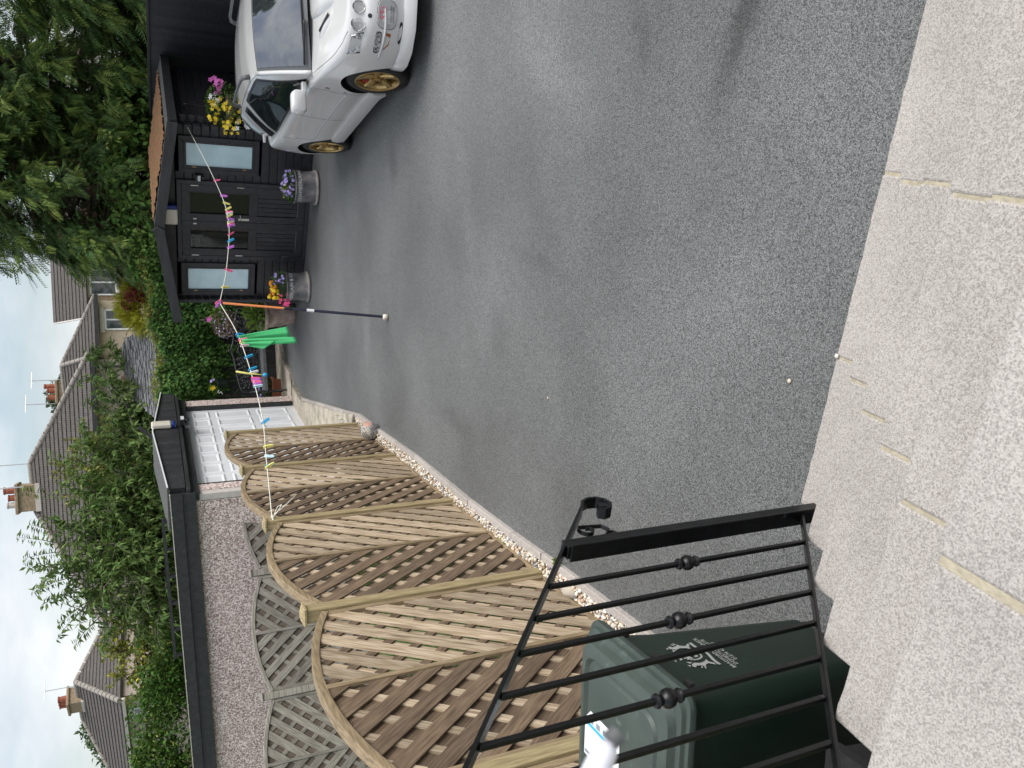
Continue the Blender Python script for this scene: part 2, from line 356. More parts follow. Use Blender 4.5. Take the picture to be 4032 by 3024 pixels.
for a_ in ((1.75, 2.75, .75, .16, -.55, .5), (1.95, 3.55, .35, .12, .3, .75), (.95, 4.9, .8, .10, 1.2, .86), (.55, 5.7, .5, .30, .2, .84), (2.6, 8.3, .4, .25, .4, .75), (-.2, 6.8, .7, .2, 1.3, .78), (1.6, 6.2, .9, .25, .1, 1.2), (.9, 9.8, 1.0, .3, -.3, 1.2), (2.2, 4.6, 1.1, .35, .8, 1.18)): stain(*a_)
# ================================================================ ground, drive, kerb, gravel, apron
def V3(x, y, z=0): return Vector((x, y, z))
g = MB(); g.quad((-400, -200, -.12), (400, -200, -.12), (400, 600, -.12), (-400, 600, -.12))
tag(g.build('ground', 'turf'), kind='structure')
KERB = [(-2.2, -.6), (-1.75, 1.85), (-1.45, 3.56), (-1.29, 4.45), (-1.14, 5.43), (-.99, 6.32), (-.69, 7.85), (-.47, 9.25), (-.37, 9.8), (-.29, 10.25), (-.25, 11.13), (-.17, 12.47), (-.05, 14.63)]
far = [(.26, 15.6), (.46, 15.76), (.75, 16.51), (1.13, 16.97), (1.3, 17.6), (8.5, 17.6), (8.5, -3), (-2.2, -3)]
t = MB(); poly = KERB+far
t.add([(x, y, 0) for x, y in poly], [tuple(range(len(poly)))])
tm = t.build('driveway', 'tarmac'); tag(tm, kind='structure')
b = bmesh.new(); b.from_mesh(tm.data); bmesh.ops.triangulate(b, faces=b.faces); bmesh.ops.recalc_face_normals(b, faces=b.faces); b.to_mesh(tm.data); b.free()
for p in tm.data.polygons:
    if p.normal.z < 0: p.flip()
# kerb: edging stones laid end to end
kroot = tag(bpy.data.objects.new('kerb', None), kind='structure'); C.objects.link(kroot)
def resample(pts, step):
    out = []; pts = [Vector((*p, 0)) for p in pts]
    for a, b_ in zip(pts, pts[1:]):
        n = max(1, round((b_-a).length/step))
        for i in range(n): out.append(a.lerp(b_, i/n))
    out.append(pts[-1]); return out
for i, (a, b_) in enumerate(zip(*(lambda q: (q, q[1:]))(resample(KERB, .62)))):
    if a.y < -.4: continue
    d = (b_-a).normalized(); o = MB().box((0, 0, 0), ((b_-a).length-.006, .058, .17)).build('edging_stone', 'kerb', kroot, bevel=.006)
    n = Vector((-d.y, d.x, 0)); mid = (a+b_)/2 + n*.029
    o.location = (mid.x, mid.y, -.045+rnd.uniform(-.006, .006)); o.rotation_euler = (0, 0, math.atan2(d.y, d.x)+rnd.uniform(-.006, .006))
FO = Vector((-1.371, 4.942, 0)); FD = Vector((.1690, .9856, 0)); FN = Vector((.9856, -.1690, 0))     # line of the trellis fence
FAZ = math.atan2(FD.y, FD.x)
# gravel bed
sb = MB(); sb.quad(FO+FD*-5.6+FN*-.06+V3(0, 0, .012), FO+FD*-5.6+FN*.13+V3(0, 0, .012), FO+FD*5.55+FN*.13+V3(0, 0, .012), FO+FD*5.55+FN*-.06+V3(0, 0, .012))
tag(sb.build('gravel_bed', 'soil'), kind='structure')
ico = bmesh.new(); bmesh.ops.create_icosphere(ico, subdivisions=1, radius=1)
icov = np.array([v.co[:] for v in ico.verts]); icof = np.array([[v.index for v in f.verts] for f in ico.faces]); ico.free()
def kx(y):                                            # x of the kerb's inner edge at y
    ys = [p[1] for p in KERB]; xs = [p[0] for p in KERB]
    return np.interp(y, ys, xs)-.055
n = 9000
s_ = nrg.uniform(-3.0, 5.5, n); base = np.array(FO)[None]+np.array(FD)[None]*s_[:, None]
x0 = base[:, 0]-.03; x1 = kx(base[:, 1]); px = x0+(x1-x0)*nrg.uniform(0, 1, n)
pos = np.stack([px, base[:, 1], nrg.uniform(.012, .05, n)], 1)
R = rotmats(nrg.normal(size=(n, 3)), nrg.normal(size=(n, 3)))
sc = nrg.uniform(.007, .017, (n, 1))*nrg.uniform(.6, 1.25, (n, 3))
v = icov*nrg.uniform(.85, 1.15, icov.shape)
VV, FF = scatter(v, icof, pos, R, sc)
gv = fast('gravel', VV, FF, 'pebble0', smooth=True)
for i in (1, 2, 3): gv.data.materials.append(MATS['pebble%d' % i])
gv.data.polygons.foreach_set('material_index', np.repeat(nrg.choice(4, n, p=[.38, .17, .17, .28]), len(icof)).astype(np.int32))
tag(gv, 'mixed cream and grey gravel between trellis fence and kerb', 'gravel', kind='stuff')
# a few loose stones on the drive
for i, (x, y, z, r, lab) in enumerate([(-.05, 2.51, 0, .013, 'small tan stone lying on tarmac close to the steps'), (-.11, 4.77, 0, .009, 'tiny pale stone lying out on the open tarmac'), (.04, 2.068, .2, .011, 'white pebble sitting on the edge of the bottom step')]):
    o = fast('loose_stone', v*np.array([r, r*.8, r*.55]), icof, 'pebble%d' % (0 if i < 2 else 3), smooth=True); o.location = (x, y, z+r*.4); tag(o, lab, 'stone')
# rough lump of concrete in the gravel
lump = fast('concrete_lump', v*np.array([.11, .05, .05]), icof, 'concrete'); lump.location = FO+FD*-.42+FN*.05+V3(0, 0, .045); lump.rotation_euler = (0, 0, FAZ+.1); tag(lump, 'rough lump of old concrete half buried in the gravel', 'concrete lump')
# concrete apron in front of the garage
ap = [(-.30, 10.45), (-.30, 11.13), (-.225, 12.47), (-.11, 14.6), (.22, 15.62), (.46, 15.80), (.75, 16.55), (1.13, 17.0), (1.4, 17.6), (-.3, 17.6), (-.75, 15.5), (-2.0, 11.4), (-.75, 10.75)]
m = MB().prism(ap, (1, 0, 0), (0, 1, 0), (0, 0, 1), (0, 0, -.1), .165)
tag(m.build('concrete_apron', 'concrete', bevel=.012), kind='structure')
dr = MB().bar((.30, 15.45, .067), (-.02, 15.50, .067), .035, .012).build('drain_channel', 'car_trim'); tag(dr, 'narrow dark drain strip across the concrete apron', 'drain')
# ================================================================ concrete steps the photograph is taken from
ND = Vector((-.93378, .35785, 0)); GD = Vector((-.35785, -.93378, 0)); L1 = Vector((-.5242, 2.2882, 0))
RI, GO = .20, .235
steps = thing('garden_steps', 'pale pebbly concrete slab steps leading down to the drive', 'steps', tuple(L1), math.atan2(-ND.y, -ND.x))
# local: x to the right along a nosing, y away from the climber (drive side); climbing goes to -y
SW = 4.6
for k in range(1, 7):
    depth = GO+.03 if k < 6 else 3.2
    y1 = -(k-1)*GO; y0 = y1-depth
    js = [0, .603, 1.258, 1.86, 2.52, 3.13, 3.75, SW] if k % 2 else [0, .612, 1.245, 1.87, 2.50, 3.15, 3.73, SW]
    if k == 6: js[1] = .634
    z = k*RI
    for a, b_ in zip(js, js[1:]):
        wgap = .004 if k < 6 else .008
        bb = MB(); n_ = 14; pts = []
        x0_, x1_ = a+(wgap if a else 0), b_-wgap
        for i in range(n_+1): pts.append((x0_+(x1_-x0_)*i/n_, y1+rnd.uniform(-.0025, .0025)))
        pts += [(x1_, y0), (x0_, y0)]
        bb.prism(pts[::-1], (1, 0, 0), (0, 1, 0), (0, 0, 1), (0, 0, z-.055+rnd.uniform(-.002, .002)), .055)
        bb.build('slab', 'aggregate', steps, bevel=.007, seg=2)
        if a: MB().box((a, (y0+y1)/2+rnd.uniform(-.002, .002), z-.02), (2*wgap+.001+rnd.uniform(0, .004), depth-.016-rnd.uniform(0, .006), .034)).build('mortar', 'mortar', steps)
    MB().box((SW/2+.01, (y1-.035+y0)/2, (z-.055)/2-.0), (SW-.02, y1-.035-y0, z-.057)).build('riser', 'riser', steps)
# ================================================================ railing
rail = thing('stair_railing', 'black wrought iron stair railing with scrolled handrail end', 'railing', tuple(L1+ND*-.012), math.atan2(GD.y, GD.x))
# local x = s (climbing), z up
zt = lambda s: 1.228+.85*s
zb = lambda s: .205+.86*s
def flat(pts, wd, th, m, name, parent):                         # flat bar following points in the x-z plane
    q = MB(); P_ = [Vector((a, 0, c)) for a, c in pts]; Vs = []; Fs = []; k = len(P_)
    for i, p in enumerate(P_):
        d = (P_[min(i+1, k-1)]-P_[max(i-1, 0)]).normalized(); nn = Vector((-d.z, 0, d.x))
        for sy, sn in ((-1, -1), (1, -1), (1, 1), (-1, 1)): Vs.append(p+Vector((0, sy*wd/2, 0))+nn*sn*th/2)
    for i in range(k-1):
        for j in range(4): Fs.append((i*4+j, i*4+(j+1) % 4, i*4+4+(j+1) % 4, i*4+4+j))
    Fs += [(3, 2, 1, 0), tuple((k-1)*4+j for j in range(4))]
    q.add(Vs, Fs); return q.build(name, m, parent, bevel=.002)
SE = 2.0
arc = [(-.135, zt(-.135)), (-.165, 1.095), (-.182, 1.065), (-.18, 1.03), (-.16, 1.003), (-.13, .997), (-.104, 1.012), (-.096, 1.038), (-.11, 1.058)]
flat([(SE, zt(SE)), (.8, zt(.8)), (.1, zt(.1))]+arc, .045, .011, 'black_iron', 'top_rail', rail)
tw = MB()
for i in range(6): tw.tube([(-.118+.0*i, -.019+.0075*i, 1.04), (-.118, -.0125+.0075*i, 1.04)], [.017, .0165], 10)
tw.build('scroll_end', 'black_iron', rail, smooth=True, angle=40)
flat([(SE, zb(SE)), (.09, zb(.09))], .032, .010, 'black_iron', 'bottom_rail', rail)
nw = MB().box((.085, 0, (.2+1.30)/2), (.046, .046, 1.10)); nw.box((.112, 0, .75), (.008, .062, 1.08)); nw.build('newel_post', 'black_iron', rail, bevel=.003)
def spiral(cx, cz, r0, r1, a0, a1, n=16): return [(cx+(r0+(r1-r0)*i/n)*math.cos(a0+(a1-a0)*i/n), cz+(r0+(r1-r0)*i/n)*math.sin(a0+(a1-a0)*i/n)) for i in range(n+1)]
sc1 = spiral(-.005, 1.16, .035, .008, 2.4, -3.6); sc2 = spiral(.045, 1.09, .03, .008, 1.2, 7.2)
flat(sc1[::-1]+[(-.02, 1.10), (.01, 1.085)]+sc2[4:], .014, .006, 'black_iron', 'bracket_scroll', rail)
bs = [.259, .387, .509, .636, .764, .888, 1.01, 1.135, 1.26, 1.385, 1.51, 1.635, 1.76, 1.885]
for i, s in enumerate(bs):
    bl = MB().box((s, 0, (zb(s)+zt(s))/2), (.0145, .0145, zt(s)-zb(s)-.012)).build('baluster', 'black_iron', rail, bevel=.0025)
    if i % 2 == 0:
        zc = (zb(s)+zt(s))/2+.09*(.5-s)*0; zc = .94+.855*(s-.26)
        pr = [(.009, -.042), (.016, -.040), (.019, -.032), (.014, -.024), (.013, -.018), (.022, -.012), (.025, 0), (.022, .012), (.013, .018), (.014, .024), (.019, .032), (.016, .040), (.009, .042)]
        MB().lathe(pr, 14, (s, 0, zc)).build('collar', 'black_iron', bl, smooth=True, angle=50)
# ================================================================ trellis fence
def inside_top(u, W, h0, h1): return h0+(h1-h0)*(1-((u-W/2)/(W/2))**2)
def lattice(name, label, loc, rz, W, h0, h1, zbot, mA, mB, mF, group, pitch=.16, sw=.09, ang=51):
    p = thing(name, label, 'fence panel', loc, rz, group)             # local x along the panel, y = visible face is -y, z up
    n = 24; fw = .045
    outer = [(W*i/n, inside_top(W*i/n, W, h0, h1)) for i in range(n+1)]
    q = MB(); Vs = []; Fs = []
    for i, (u, z) in enumerate(outer):
        a = Vector((u, 0, z)); pu, pz = outer[max(i-1, 0)]; nu, nz = outer[min(i+1, n)]; d = Vector((nu-pu, 0, nz-pz)).normalized(); nn = Vector((d.z, 0, -d.x))
        for y, f in ((-.03, 0), (.03, 0), (.03, 1), (-.03, 1)): Vs.append(a+nn*f*fw+Vector((0, y, 0)))
    for i in range(n):
        for j in range(4): Fs.append((i*4+j, i*4+(j+1) % 4, i*4+4+(j+1) % 4, i*4+4+j))
    Fs += [(3, 2, 1, 0), tuple(n*4+j for j in range(4))]
    q.add(Vs, Fs); q.build('arched_top_rail', mF, p, bevel=.004)
    for u in (.022, W-.022):
        o = MB().box((0, 0, 0), (h0-zbot-.03, .05, .044)).build('frame_stile', mF, p, bevel=.004); o.location = (u, 0, (h0+zbot-.03)/2); o.rotation_euler = (0, -PI/2, 0)
    o = MB().box((0, 0, 0), (W-.09, .05, .044)).build('bottom_rail', mF, p, bevel=.004); o.location = (W/2, 0, zbot+.022)
    hm = h1-.035-zbot-.04
    o = MB().box((0, 0, 0), (hm, .022, .038)).build('middle_batten', mF, p, bevel=.004); o.location = (W/2, -.020, zbot+.04+hm/2); o.rotation_euler = (0, -PI/2, 0)
    a = math.radians(ang)
    for half in (0, 1):
        u0, u1 = (.03, W/2-.004) if half == 0 else (W/2+.004, W-.03)
        c0 = rnd.uniform(0, .12)
        for layer in (0, 1, 2):          # front boards, narrow cross battens, rear boards behind the gaps of the front ones
            sgn = (-1 if half == 0 else 1)*(-1 if layer == 1 else 1)
            sw = .05 if layer == 1 else .09
            d = np.array([math.cos(a), sgn*math.sin(a)]); nrm = np.array([-d[1], d[0]])
            if nrm[1] < 0: nrm = -nrm
            cs = [np.array([u, z])@nrm for u in (u0, u1) for z in (zbot, h1)]
            c = min(cs)-.1+c0+(.08 if layer == 2 else 0)
            while c < max(cs):
                ends = []
                ok = True
                for off in (-sw/2, sw/2):
                    ts = np.linspace(-3, 3, 1201); pts = nrm*(c+off)+ts[:, None]*d
                    pts = pts + 0
                    okm = (pts[:, 0] > u0) & (pts[:, 0] < u1) & (pts[:, 1] > zbot+.02) & (pts[:, 1] < inside_top(pts[:, 0], W, h0, h1)-.018)
                    if okm.sum() < 3: ok = False; break
                    ends.append((ts[okm].min(), ts[okm].max()))
                if ok:
                    (a0, a1), (b0, b1) = ends
                    mid = (min(a0, b0)+max(a1, b1))/2
                    y = (-.0145, -.003, .0085)[layer]
                    th = .011
                    me = MB().prism([(a0-mid, -sw/2), (a1-mid, -sw/2), (b1-mid, sw/2), (b0-mid, sw/2)], (1, 0, 0), (0, 0, 1), (0, 1, 0), (0, -th/2, 0), th)
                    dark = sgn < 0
                    o = me.build('slat', 'grey_dark' if (layer == 2 and mA == 'grey_wood') else (mB if dark else mA), p)  # grey trellis: rear boards coloured darker to stand for shaded gaps
                    cen = nrm*c+d*mid
                    # local z of the slat must be nrm
                    X = Vector((d[0], 0, d[1])); Z = Vector((nrm[0], 0, nrm[1])); Y = Z.cross(X)
                    if Y.y < 0: pass
                    M = Matrix((X, Y, Z)).transposed().to_4x4(); M.translation = Vector((cen[0], y+rnd.uniform(-.0012, .0012), cen[1])); o.matrix_local = M
                c += pitch+rnd.uniform(-.003, .003)
    return p
def post(loc, h, label, m='post_wood', group='posts of the trellis fence', w_=.088, rz=0, zb_=-.1):
    p = thing('fence_post', label, 'fence post', loc, rz, group)
    MB().box((0, 0, (h+zb_)/2), (w_, w_, h-zb_)).build('shaft', m, p, bevel=.006)
    c = MB(); s = w_/2+.014; c.add([(-s, -s, h), (s, -s, h), (s, s, h), (-s, s, h), (-s, -s, h+.014), (s, -s, h+.014), (s, s, h+.014), (-s, s, h+.014), (-s*.35, -s*.35, h+.034), (s*.35, -s*.35, h+.034), (s*.35, s*.35, h+.034), (-s*.35, s*.35, h+.034)],
        [(0, 3, 2, 1), (0, 1, 5, 4), (1, 2, 6, 5), (2, 3, 7, 6), (3, 0, 4, 7), (4, 5, 9, 8), (5, 6, 10, 9), (6, 7, 11, 10), (7, 4, 8, 11), (8, 9, 10, 11)])
    c.build('cap', m, p, bevel=.002)
    return p
plab = ['square tan fence post at the far end of trellis, beside the mosaic ball', 'tan fence post second from the garage end of the trellis', 'tan fence post with the washing line knotted round it', 'thick tan fence post nearest the scrolled railing end', 'tan fence post behind the green wheelie bin', 'tan fence post at the near end beyond the railing']
for i, s in enumerate([5.42, 3.62, 1.80, 0, -1.86, -3.72]):
    post(FO+FD*s, 1.69, plab[i], rz=FAZ)
glab = ['arched lattice panel at the far end, nearest the garage door', 'second arched lattice panel from the garage door', 'arched lattice panel just beyond the scrolled railing end', 'large arched lattice panel behind railing and green bin', 'arched lattice panel nearest the steps, behind the bin']
for i, s in enumerate([3.62, 1.80, 0, -1.86, -3.72]):
    W = (5.42, 3.62, 1.80, 0, -1.86)[i]-s-.092
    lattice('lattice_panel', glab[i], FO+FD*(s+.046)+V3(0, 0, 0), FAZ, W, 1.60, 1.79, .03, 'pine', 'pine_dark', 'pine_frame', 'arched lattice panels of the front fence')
# weathered grey trellis of the plot behind
RA = Vector((-2.43, 11.22, 0)); RB = Vector((-3.90, 10.54, 0)); RD = (RB-RA).normalized(); raz = math.atan2(-RD.y, -RD.x)
for i, k in enumerate([-1, 0, 1, 2, 3]):
    post(RA+RD*1.62*k, 1.40, ['grey weathered post of the rear trellis hidden behind the tan arches', 'grey weathered post standing before the garage wall', 'grey weathered post left of the first on the rear trellis', 'far left grey post of the rear trellis', 'grey post at the very end of the rear trellis'][i], 'grey_wood', 'posts of the rear grey trellis', rz=raz)
for i, k in enumerate([0, 1, 2, 3]):
    lattice('grey_lattice_panel', ['weathered grey arched lattice panel nearest the garage corner', 'weathered grey arched lattice panel in the middle of the rear row', 'weathered grey arched lattice panel third along the rear row', 'weathered grey arched lattice panel at the left frame edge'][i],
            RA+RD*(1.62*k-.046), raz, 1.528, 1.30, 1.46, -.05, 'grey_wood', 'grey_wood', 'grey_wood', 'grey arched lattice panels of the rear trellis', pitch=.16, sw=.09)
# ================================================================ wheelie bin
def rrect(hx, hy, r, n=5):
    out = []
    for cx, cy, a0 in ((hx-r, hy-r, 0), (-hx+r, hy-r, PI/2), (-hx+r, -hy+r, PI), (hx-r, -hy+r, 1.5*PI)):
        for i in range(n+1): a = a0+PI/2*i/n; out.append((cx+r*math.cos(a), cy+r*math.sin(a)))
    return out
def loft(rings, close=True):
    q = MB(); n = len(rings[0]); V = [p for r in rings for p in r]; F = []
    for i in range(len(rings)-1):
        for j in range(n): F.append((i*n+j, i*n+(j+1) % n, (i+1)*n+(j+1) % n, (i+1)*n+j))
    if close: F += [tuple(range(n))[::-1], tuple((len(rings)-1)*n+j for j in range(n))]
    return q.add(V, F)
def rr3(hx, hy, r, z, cx=0, n=5): return [(cx+x, y, z) for x, y in rrect(hx, hy, r, n)]
BIN = FO+FD*-2.575+FN*.515          # centre of the bin on the tarmac
bz = math.atan2(FN.y, FN.x)
bn = thing('wheelie_bin', 'dark green wheelie bin with pale green lid beside the steps', 'bin', tuple(BIN), bz)
loft([rr3(.23, .20, .05, .05, -.02), rr3(.25, .215, .06, .10, -.015), rr3(.29, .255, .07, .80, 0), rr3(.305, .268, .07, .955, .005), rr3(.325, .285, .06, .96, .005), rr3(.33, .29, .06, .995, .005), rr3(.30, .26, .06, .996, .005)]).build('body', 'bin_green', bn, smooth=True, angle=28)
lid = loft([rr3(.345, .30, .06, .985, .01), rr3(.35, .305, .06, .998, .01), rr3(.35, .303, .06, 1.012, .01), rr3(.335, .290, .06, 1.016, .01), rr3(.332, .287, .06, 1.032, .01), rr3(.315, .272, .07, 1.038, .0), rr3(.308, .265, .07, 1.066, -.005),
            rr3(.285, .245, .07, 1.076, -.01), rr3(.272, .232, .065, 1.076, -.012), rr3(.262, .222, .06, 1.062, -.014), rr3(.25, .21, .06, 1.062, -.016), rr3(.243, .203, .06, 1.072, -.018), rr3(.2, .16, .06, 1.075, -.02)]).build('lid', 'bin_lid', bn, smooth=True, angle=30)
MB().tube([(-.36, -.24, .97), (-.40, -.22, .99), (-.41, -.15, 1.0), (-.41, .15, 1.0), (-.40, .22, .99), (-.36, .24, .97)], .014, 10).build('handle', 'bin_green', bn, smooth=True)
for y in (-.24, .24):
    MB().box((-.335, y, .965), (.07, .05, .07)).build('hinge', 'bin_green', bn, bevel=.01)
    wq = MB(); wq.tube([(-.27, y-.025 if y < 0 else y-.015, .1), (-.27, y+.015 if y < 0 else y+.025, .1)], .1, 24); wq.build('wheel', 'rubber', bn, smooth=True, angle=40)
for y in (-.20, -.02, .18): MB().box((.332, y, .94), (.02, .035, .018)).build('rib_slot', 'rubber', bn)
# print on the sloping front: local frame of the front face
fx = lambda z: .268-.02+(z-.1)/(.7)*(.29-.235)+.0015
ez = Vector((.29-.235, 0, .70)).normalized(); ey = Vector((0, 1, 0)); en = ey.cross(ez)
def on_face(me, y, z, name, m, parent):
    o = link(name, me, m, parent); M = Matrix((ey, ez, en)).transposed().to_4x4(); M.translation = Vector((fx(z), y, z)); o.matrix_local = M; return o
fx = lambda z: .235+(z-.10)*(.29-.235)/.70+.003
for i, (tx, zz) in enumerate([('BRADFORD COUNCIL', .655), ('DOMESTIC WASTE', .632), ('01274 431000', .609)]):
    on_face(text_mesh(tx, .0235, .0004), .01, zz, 'lettering', 'print_grey', bn)
# crest: oval shield, mural crown, two beasts as supporters, motto ribbon below
def poly_mesh(polys):
    q = MB()
    for P_ in polys: q.prism(P_, (1, 0, 0), (0, 1, 0), (0, 0, 1), (0, 0, 0), .0006)
    return q.mesh('crest')
def ring(cx, cy, rx, ry, w_, a0=0, a1=2*PI, n=20):
    out = []
    for i in range(n):
        a, b_ = a0+(a1-a0)*i/n, a0+(a1-a0)*(i+.78)/n
        out.append([(cx+rx*math.cos(a), cy+ry*math.sin(a)), (cx+rx*math.cos(b_), cy+ry*math.sin(b_)), (cx+(rx-w_)*math.cos(b_), cy+(ry-w_)*math.sin(b_)), (cx+(rx-w_)*math.cos(a), cy+(ry-w_)*math.sin(a))])
    return out
cr_ = ring(0, .0, .036, .044, .008)
cr_ += [[(-.022, .005), (-.006, .012), (-.006, .030), (-.02, .026)], [(.022, .005), (.006, .012), (.006, .030), (.02, .026)], [(-.003, .012), (.003, .012), (.003, -.006), (-.003, -.006)], [(-.016, -.004), (-.006, -.010), (-.004, -.026), (-.016, -.020)], [(.016, -.004), (.006, -.010), (.004, -.026), (.016, -.020)]]
cr_ += [[(-.02, .05), (.02, .05), (.024, .066), (.014, .060), (.008, .068), (0, .060), (-.008, .068), (-.014, .060), (-.024, .066)], [(-.012, .07), (.012, .07), (.016, .088), (.006, .082), (.0, .094), (-.006, .082), (-.016, .088)], [(-.02, .078), (-.030, .09), (-.018, .086)], [(.02, .078), (.030, .09), (.018, .086)]]
for s in (-1, 1):
    cr_ += [[(s*.040, -.035), (s*.052, -.02), (s*.058, .006), (s*.050, .026), (s*.060, .044), (s*.072, .048), (s*.080, .040), (s*.070, .030), (s*.074, .010), (s*.086, .0), (s*.074, -.006), (s*.066, -.026), (s*.082, -.048), (s*.070, -.048), (s*.056, -.034)],
            [(s*.062, .050), (s*.060, .062), (s*.072, .056)], [(s*.082, .006), (s*.098, .014), (s*.092, .004)], [(s*.078, .016), (s*.092, .026), (s*.084, .012)], [(s*.046, .03), (s*.038, .05), (s*.052, .044)]]
rb_ = []
for i in range(14):
    x = -.085+.17*i/13; z = -.062+.22*x*x*10*.5-.004*math.cos(x*60); rb_.append((x, z))
cr_.append(rb_+[(x, z-.012) for x, z in rb_[::-1]])
on_face(poly_mesh(cr_), .012, .765, 'crest', 'print_grey', bn)
# label stuck on the lid
st = MB().prism([(-.085, -.12), (.10, -.12), (.10, .075), (.06, .11), (-.085, .11)], (1, 0, 0), (0, 1, 0), (0, 0, 1), (-.045, .10, 1.0765), .0008).build('sticker', 'paper', lid)
def lidtext(tx, sz, x, y, m, rot=PI/2):
    me = text_mesh(tx, sz, .0002); o = link('print', me, m, st); o.location = (x, y, 1.0777); o.rotation_euler = (0, 0, rot); return o
MB().box((.0, .10, 1.0777), (.014, .2, .0004)).build('print_band', 'cyan', st)
lidtext('Pl', .085, -.045, .07, 'cyan'); lidtext('Put in', .013, .006, .06, 'paper')
for i in range(4): MB().box((.022+.0*i, .03+.045*i, 1.0777), (.022, .026, .0004)).build('print_icon', 'slate_ink', st)
MB().box((-.115, .18, 1.0777), (.014, .05, .0004)).build('print_icon', 'slate_ink', st)
# black tub, a guess added to fill the dark gap beside the bin
bk = MB(); 
bb = thing('black_gap_filler', 'black plastic tub added to fill the dark gap beside green bin', 'storage box', tuple(FO+FD*-3.30+FN*.42), bz)
loft([rr3(.20, .26, .03, 0), rr3(.24, .30, .03, .50), rr3(.25, .31, .03, .505), rr3(.25, .31, .03, .54), rr3(.2, .26, .03, .545)]).build('tub', 'rubber', bb, smooth=True, angle=30)
gh = fast('grey_plastic_cap', v*np.array([.05, .045, .07]), icof, 'crate_grey'); gh.location = FO+FD*-2.98+FN*.52+V3(0, 0, .80); gh.rotation_euler = (.4, .3, .5)
gp = MB().tube([(0, 0, -.26), (0, 0, 0)], [.012, .014], 8).build('stake', 'crate_grey', None)
gt = thing('capped_stake', 'grey faceted plastic cap on a stake beside the green bin', 'stake', tuple(FO+FD*-2.98+FN*.52+V3(0, 0, .54)), .3)
for o_, z in ((gh, .26), (gp, .24)): o_.parent = gt; o_.location = (0, 0, z)
# pale window handle close to the lens
kn = thing('window_handle', 'blurred white window handle close to the camera at left', 'handle', (-.192, .352, 2.262))
a_, b_ = Vector((0, 0, 0)), Vector((-.085, -.01, .075)); dd = (b_-a_).normalized()
MB().tube([a_-dd*.001, a_+dd*.003, a_+dd*.012, a_+dd*.04, b_], [.003, .0062, .0072, .0072, .008], 18).build('grip', 'knob_white', kn, smooth=True)
MB().tube([Vector((.004, 0, -.0055)), Vector((.0015, 0, -.0005))], [.0050, .0052], 14).build('end_plug', 'car_grey', kn, smooth=True, angle=40)
# ================================================================ summerhouse
SHD = Vector((.7765, -.6301, 0)); SHN = Vector((.6301, .7765, 0)); SH0 = Vector((2.223, 13.859, 0))
sh = thing('summerhouse', 'black timber summerhouse with double glazed doors and low gable roof', 'summerhouse', tuple(SH0), math.atan2(SHD.y, SHD.x))
# local x along the front to the right, y into the building, z up
XL, XR, DEP, EV = -.63, 2.42, 2.5, 2.06
AP = (XL+XR)/2
def cut(a, b_, holes):
    segs = [(a, b_)]
    for h0, h1 in holes:
        n_ = []
        for s0, s1 in segs:
            if h1 <= s0 or h0 >= s1: n_.append((s0, s1)); continue
            if h0 > s0: n_.append((s0, h0))
            if h1 < s1: n_.append((h1, s1))
        segs = n_
    return segs
opens = [(-.53, .09, .83, 2.0), (.17, 1.55, .0, 2.04), (1.67, 2.25, .83, 2.0)]
def shiplap(x0, x1, z0, z1, y, parent, m, along='x'):
    q = MB(); h = z1-z0; P_ = [(0, z0+.004), (0, z1-.012), (.012, z1-.002), (.03, z1-.002), (.03, z0+.004)]
    if along == 'x': q.prism([(a, c) for a, c in P_], (0, 1, 0), (0, 0, 1), (1, 0, 0), (x0, y, 0), x1-x0)
    else: q.prism([(a, c) for a, c in P_], (-1, 0, 0), (0, 0, 1), (0, 1, 0), (y, x0, 0), x1-x0)
    return q.build('wall_board', m, parent)
row = .126
for i in range(16):
    z0 = .04+row*i; z1 = z0+row
    for a, b_ in cut(XL, XR, [(o[0], o[1]) for o in opens if o[2] < (z0+z1)/2 < o[3]]): shiplap(a, b_, z0, z1, 0, sh, 'shed_black')
    shiplap(.03, DEP, z0, z1, XR+.03, sh, 'shed_black', 'y')
    for cx in (XL+.03, XR-.0):                                   # interlocking board ends at the two front corners
        MB().box((cx, -.055, z0+row/2+(.0)), (.055, .11, row*.78)).build('log_end', 'shed_black', sh, bevel=.008)
        MB().box((cx+(.075 if cx > 0 else -.075), .04, z0+row*.98), (.10, .05, row*.72)).build('log_end', 'shed_black', sh, bevel=.012)
gb = MB().prism([(XL, EV), (XR, EV), (AP, 2.31)], (1, 0, 0), (0, 0, 1), (0, 1, 0), (0, .01, 0), .03); gb.build('gable', 'shed_black', sh)
MB().box((AP, DEP, 1.03), (XR-XL, .03, 2.06)).build('back_wall', 'shed_black', sh); MB().box((XL+.0, DEP/2, 1.03), (.03, DEP-.06, 2.05)).build('side_wall', 'shed_black', sh)
MB().box((AP, DEP/2, .03), (XR-XL-.06, DEP-.06, .02)).build('floor', 'room_wood', sh); MB().box((AP, .02, .02), (XR-XL, .06, .05)).build('base_board', 'shed_black', sh, bevel=.004)
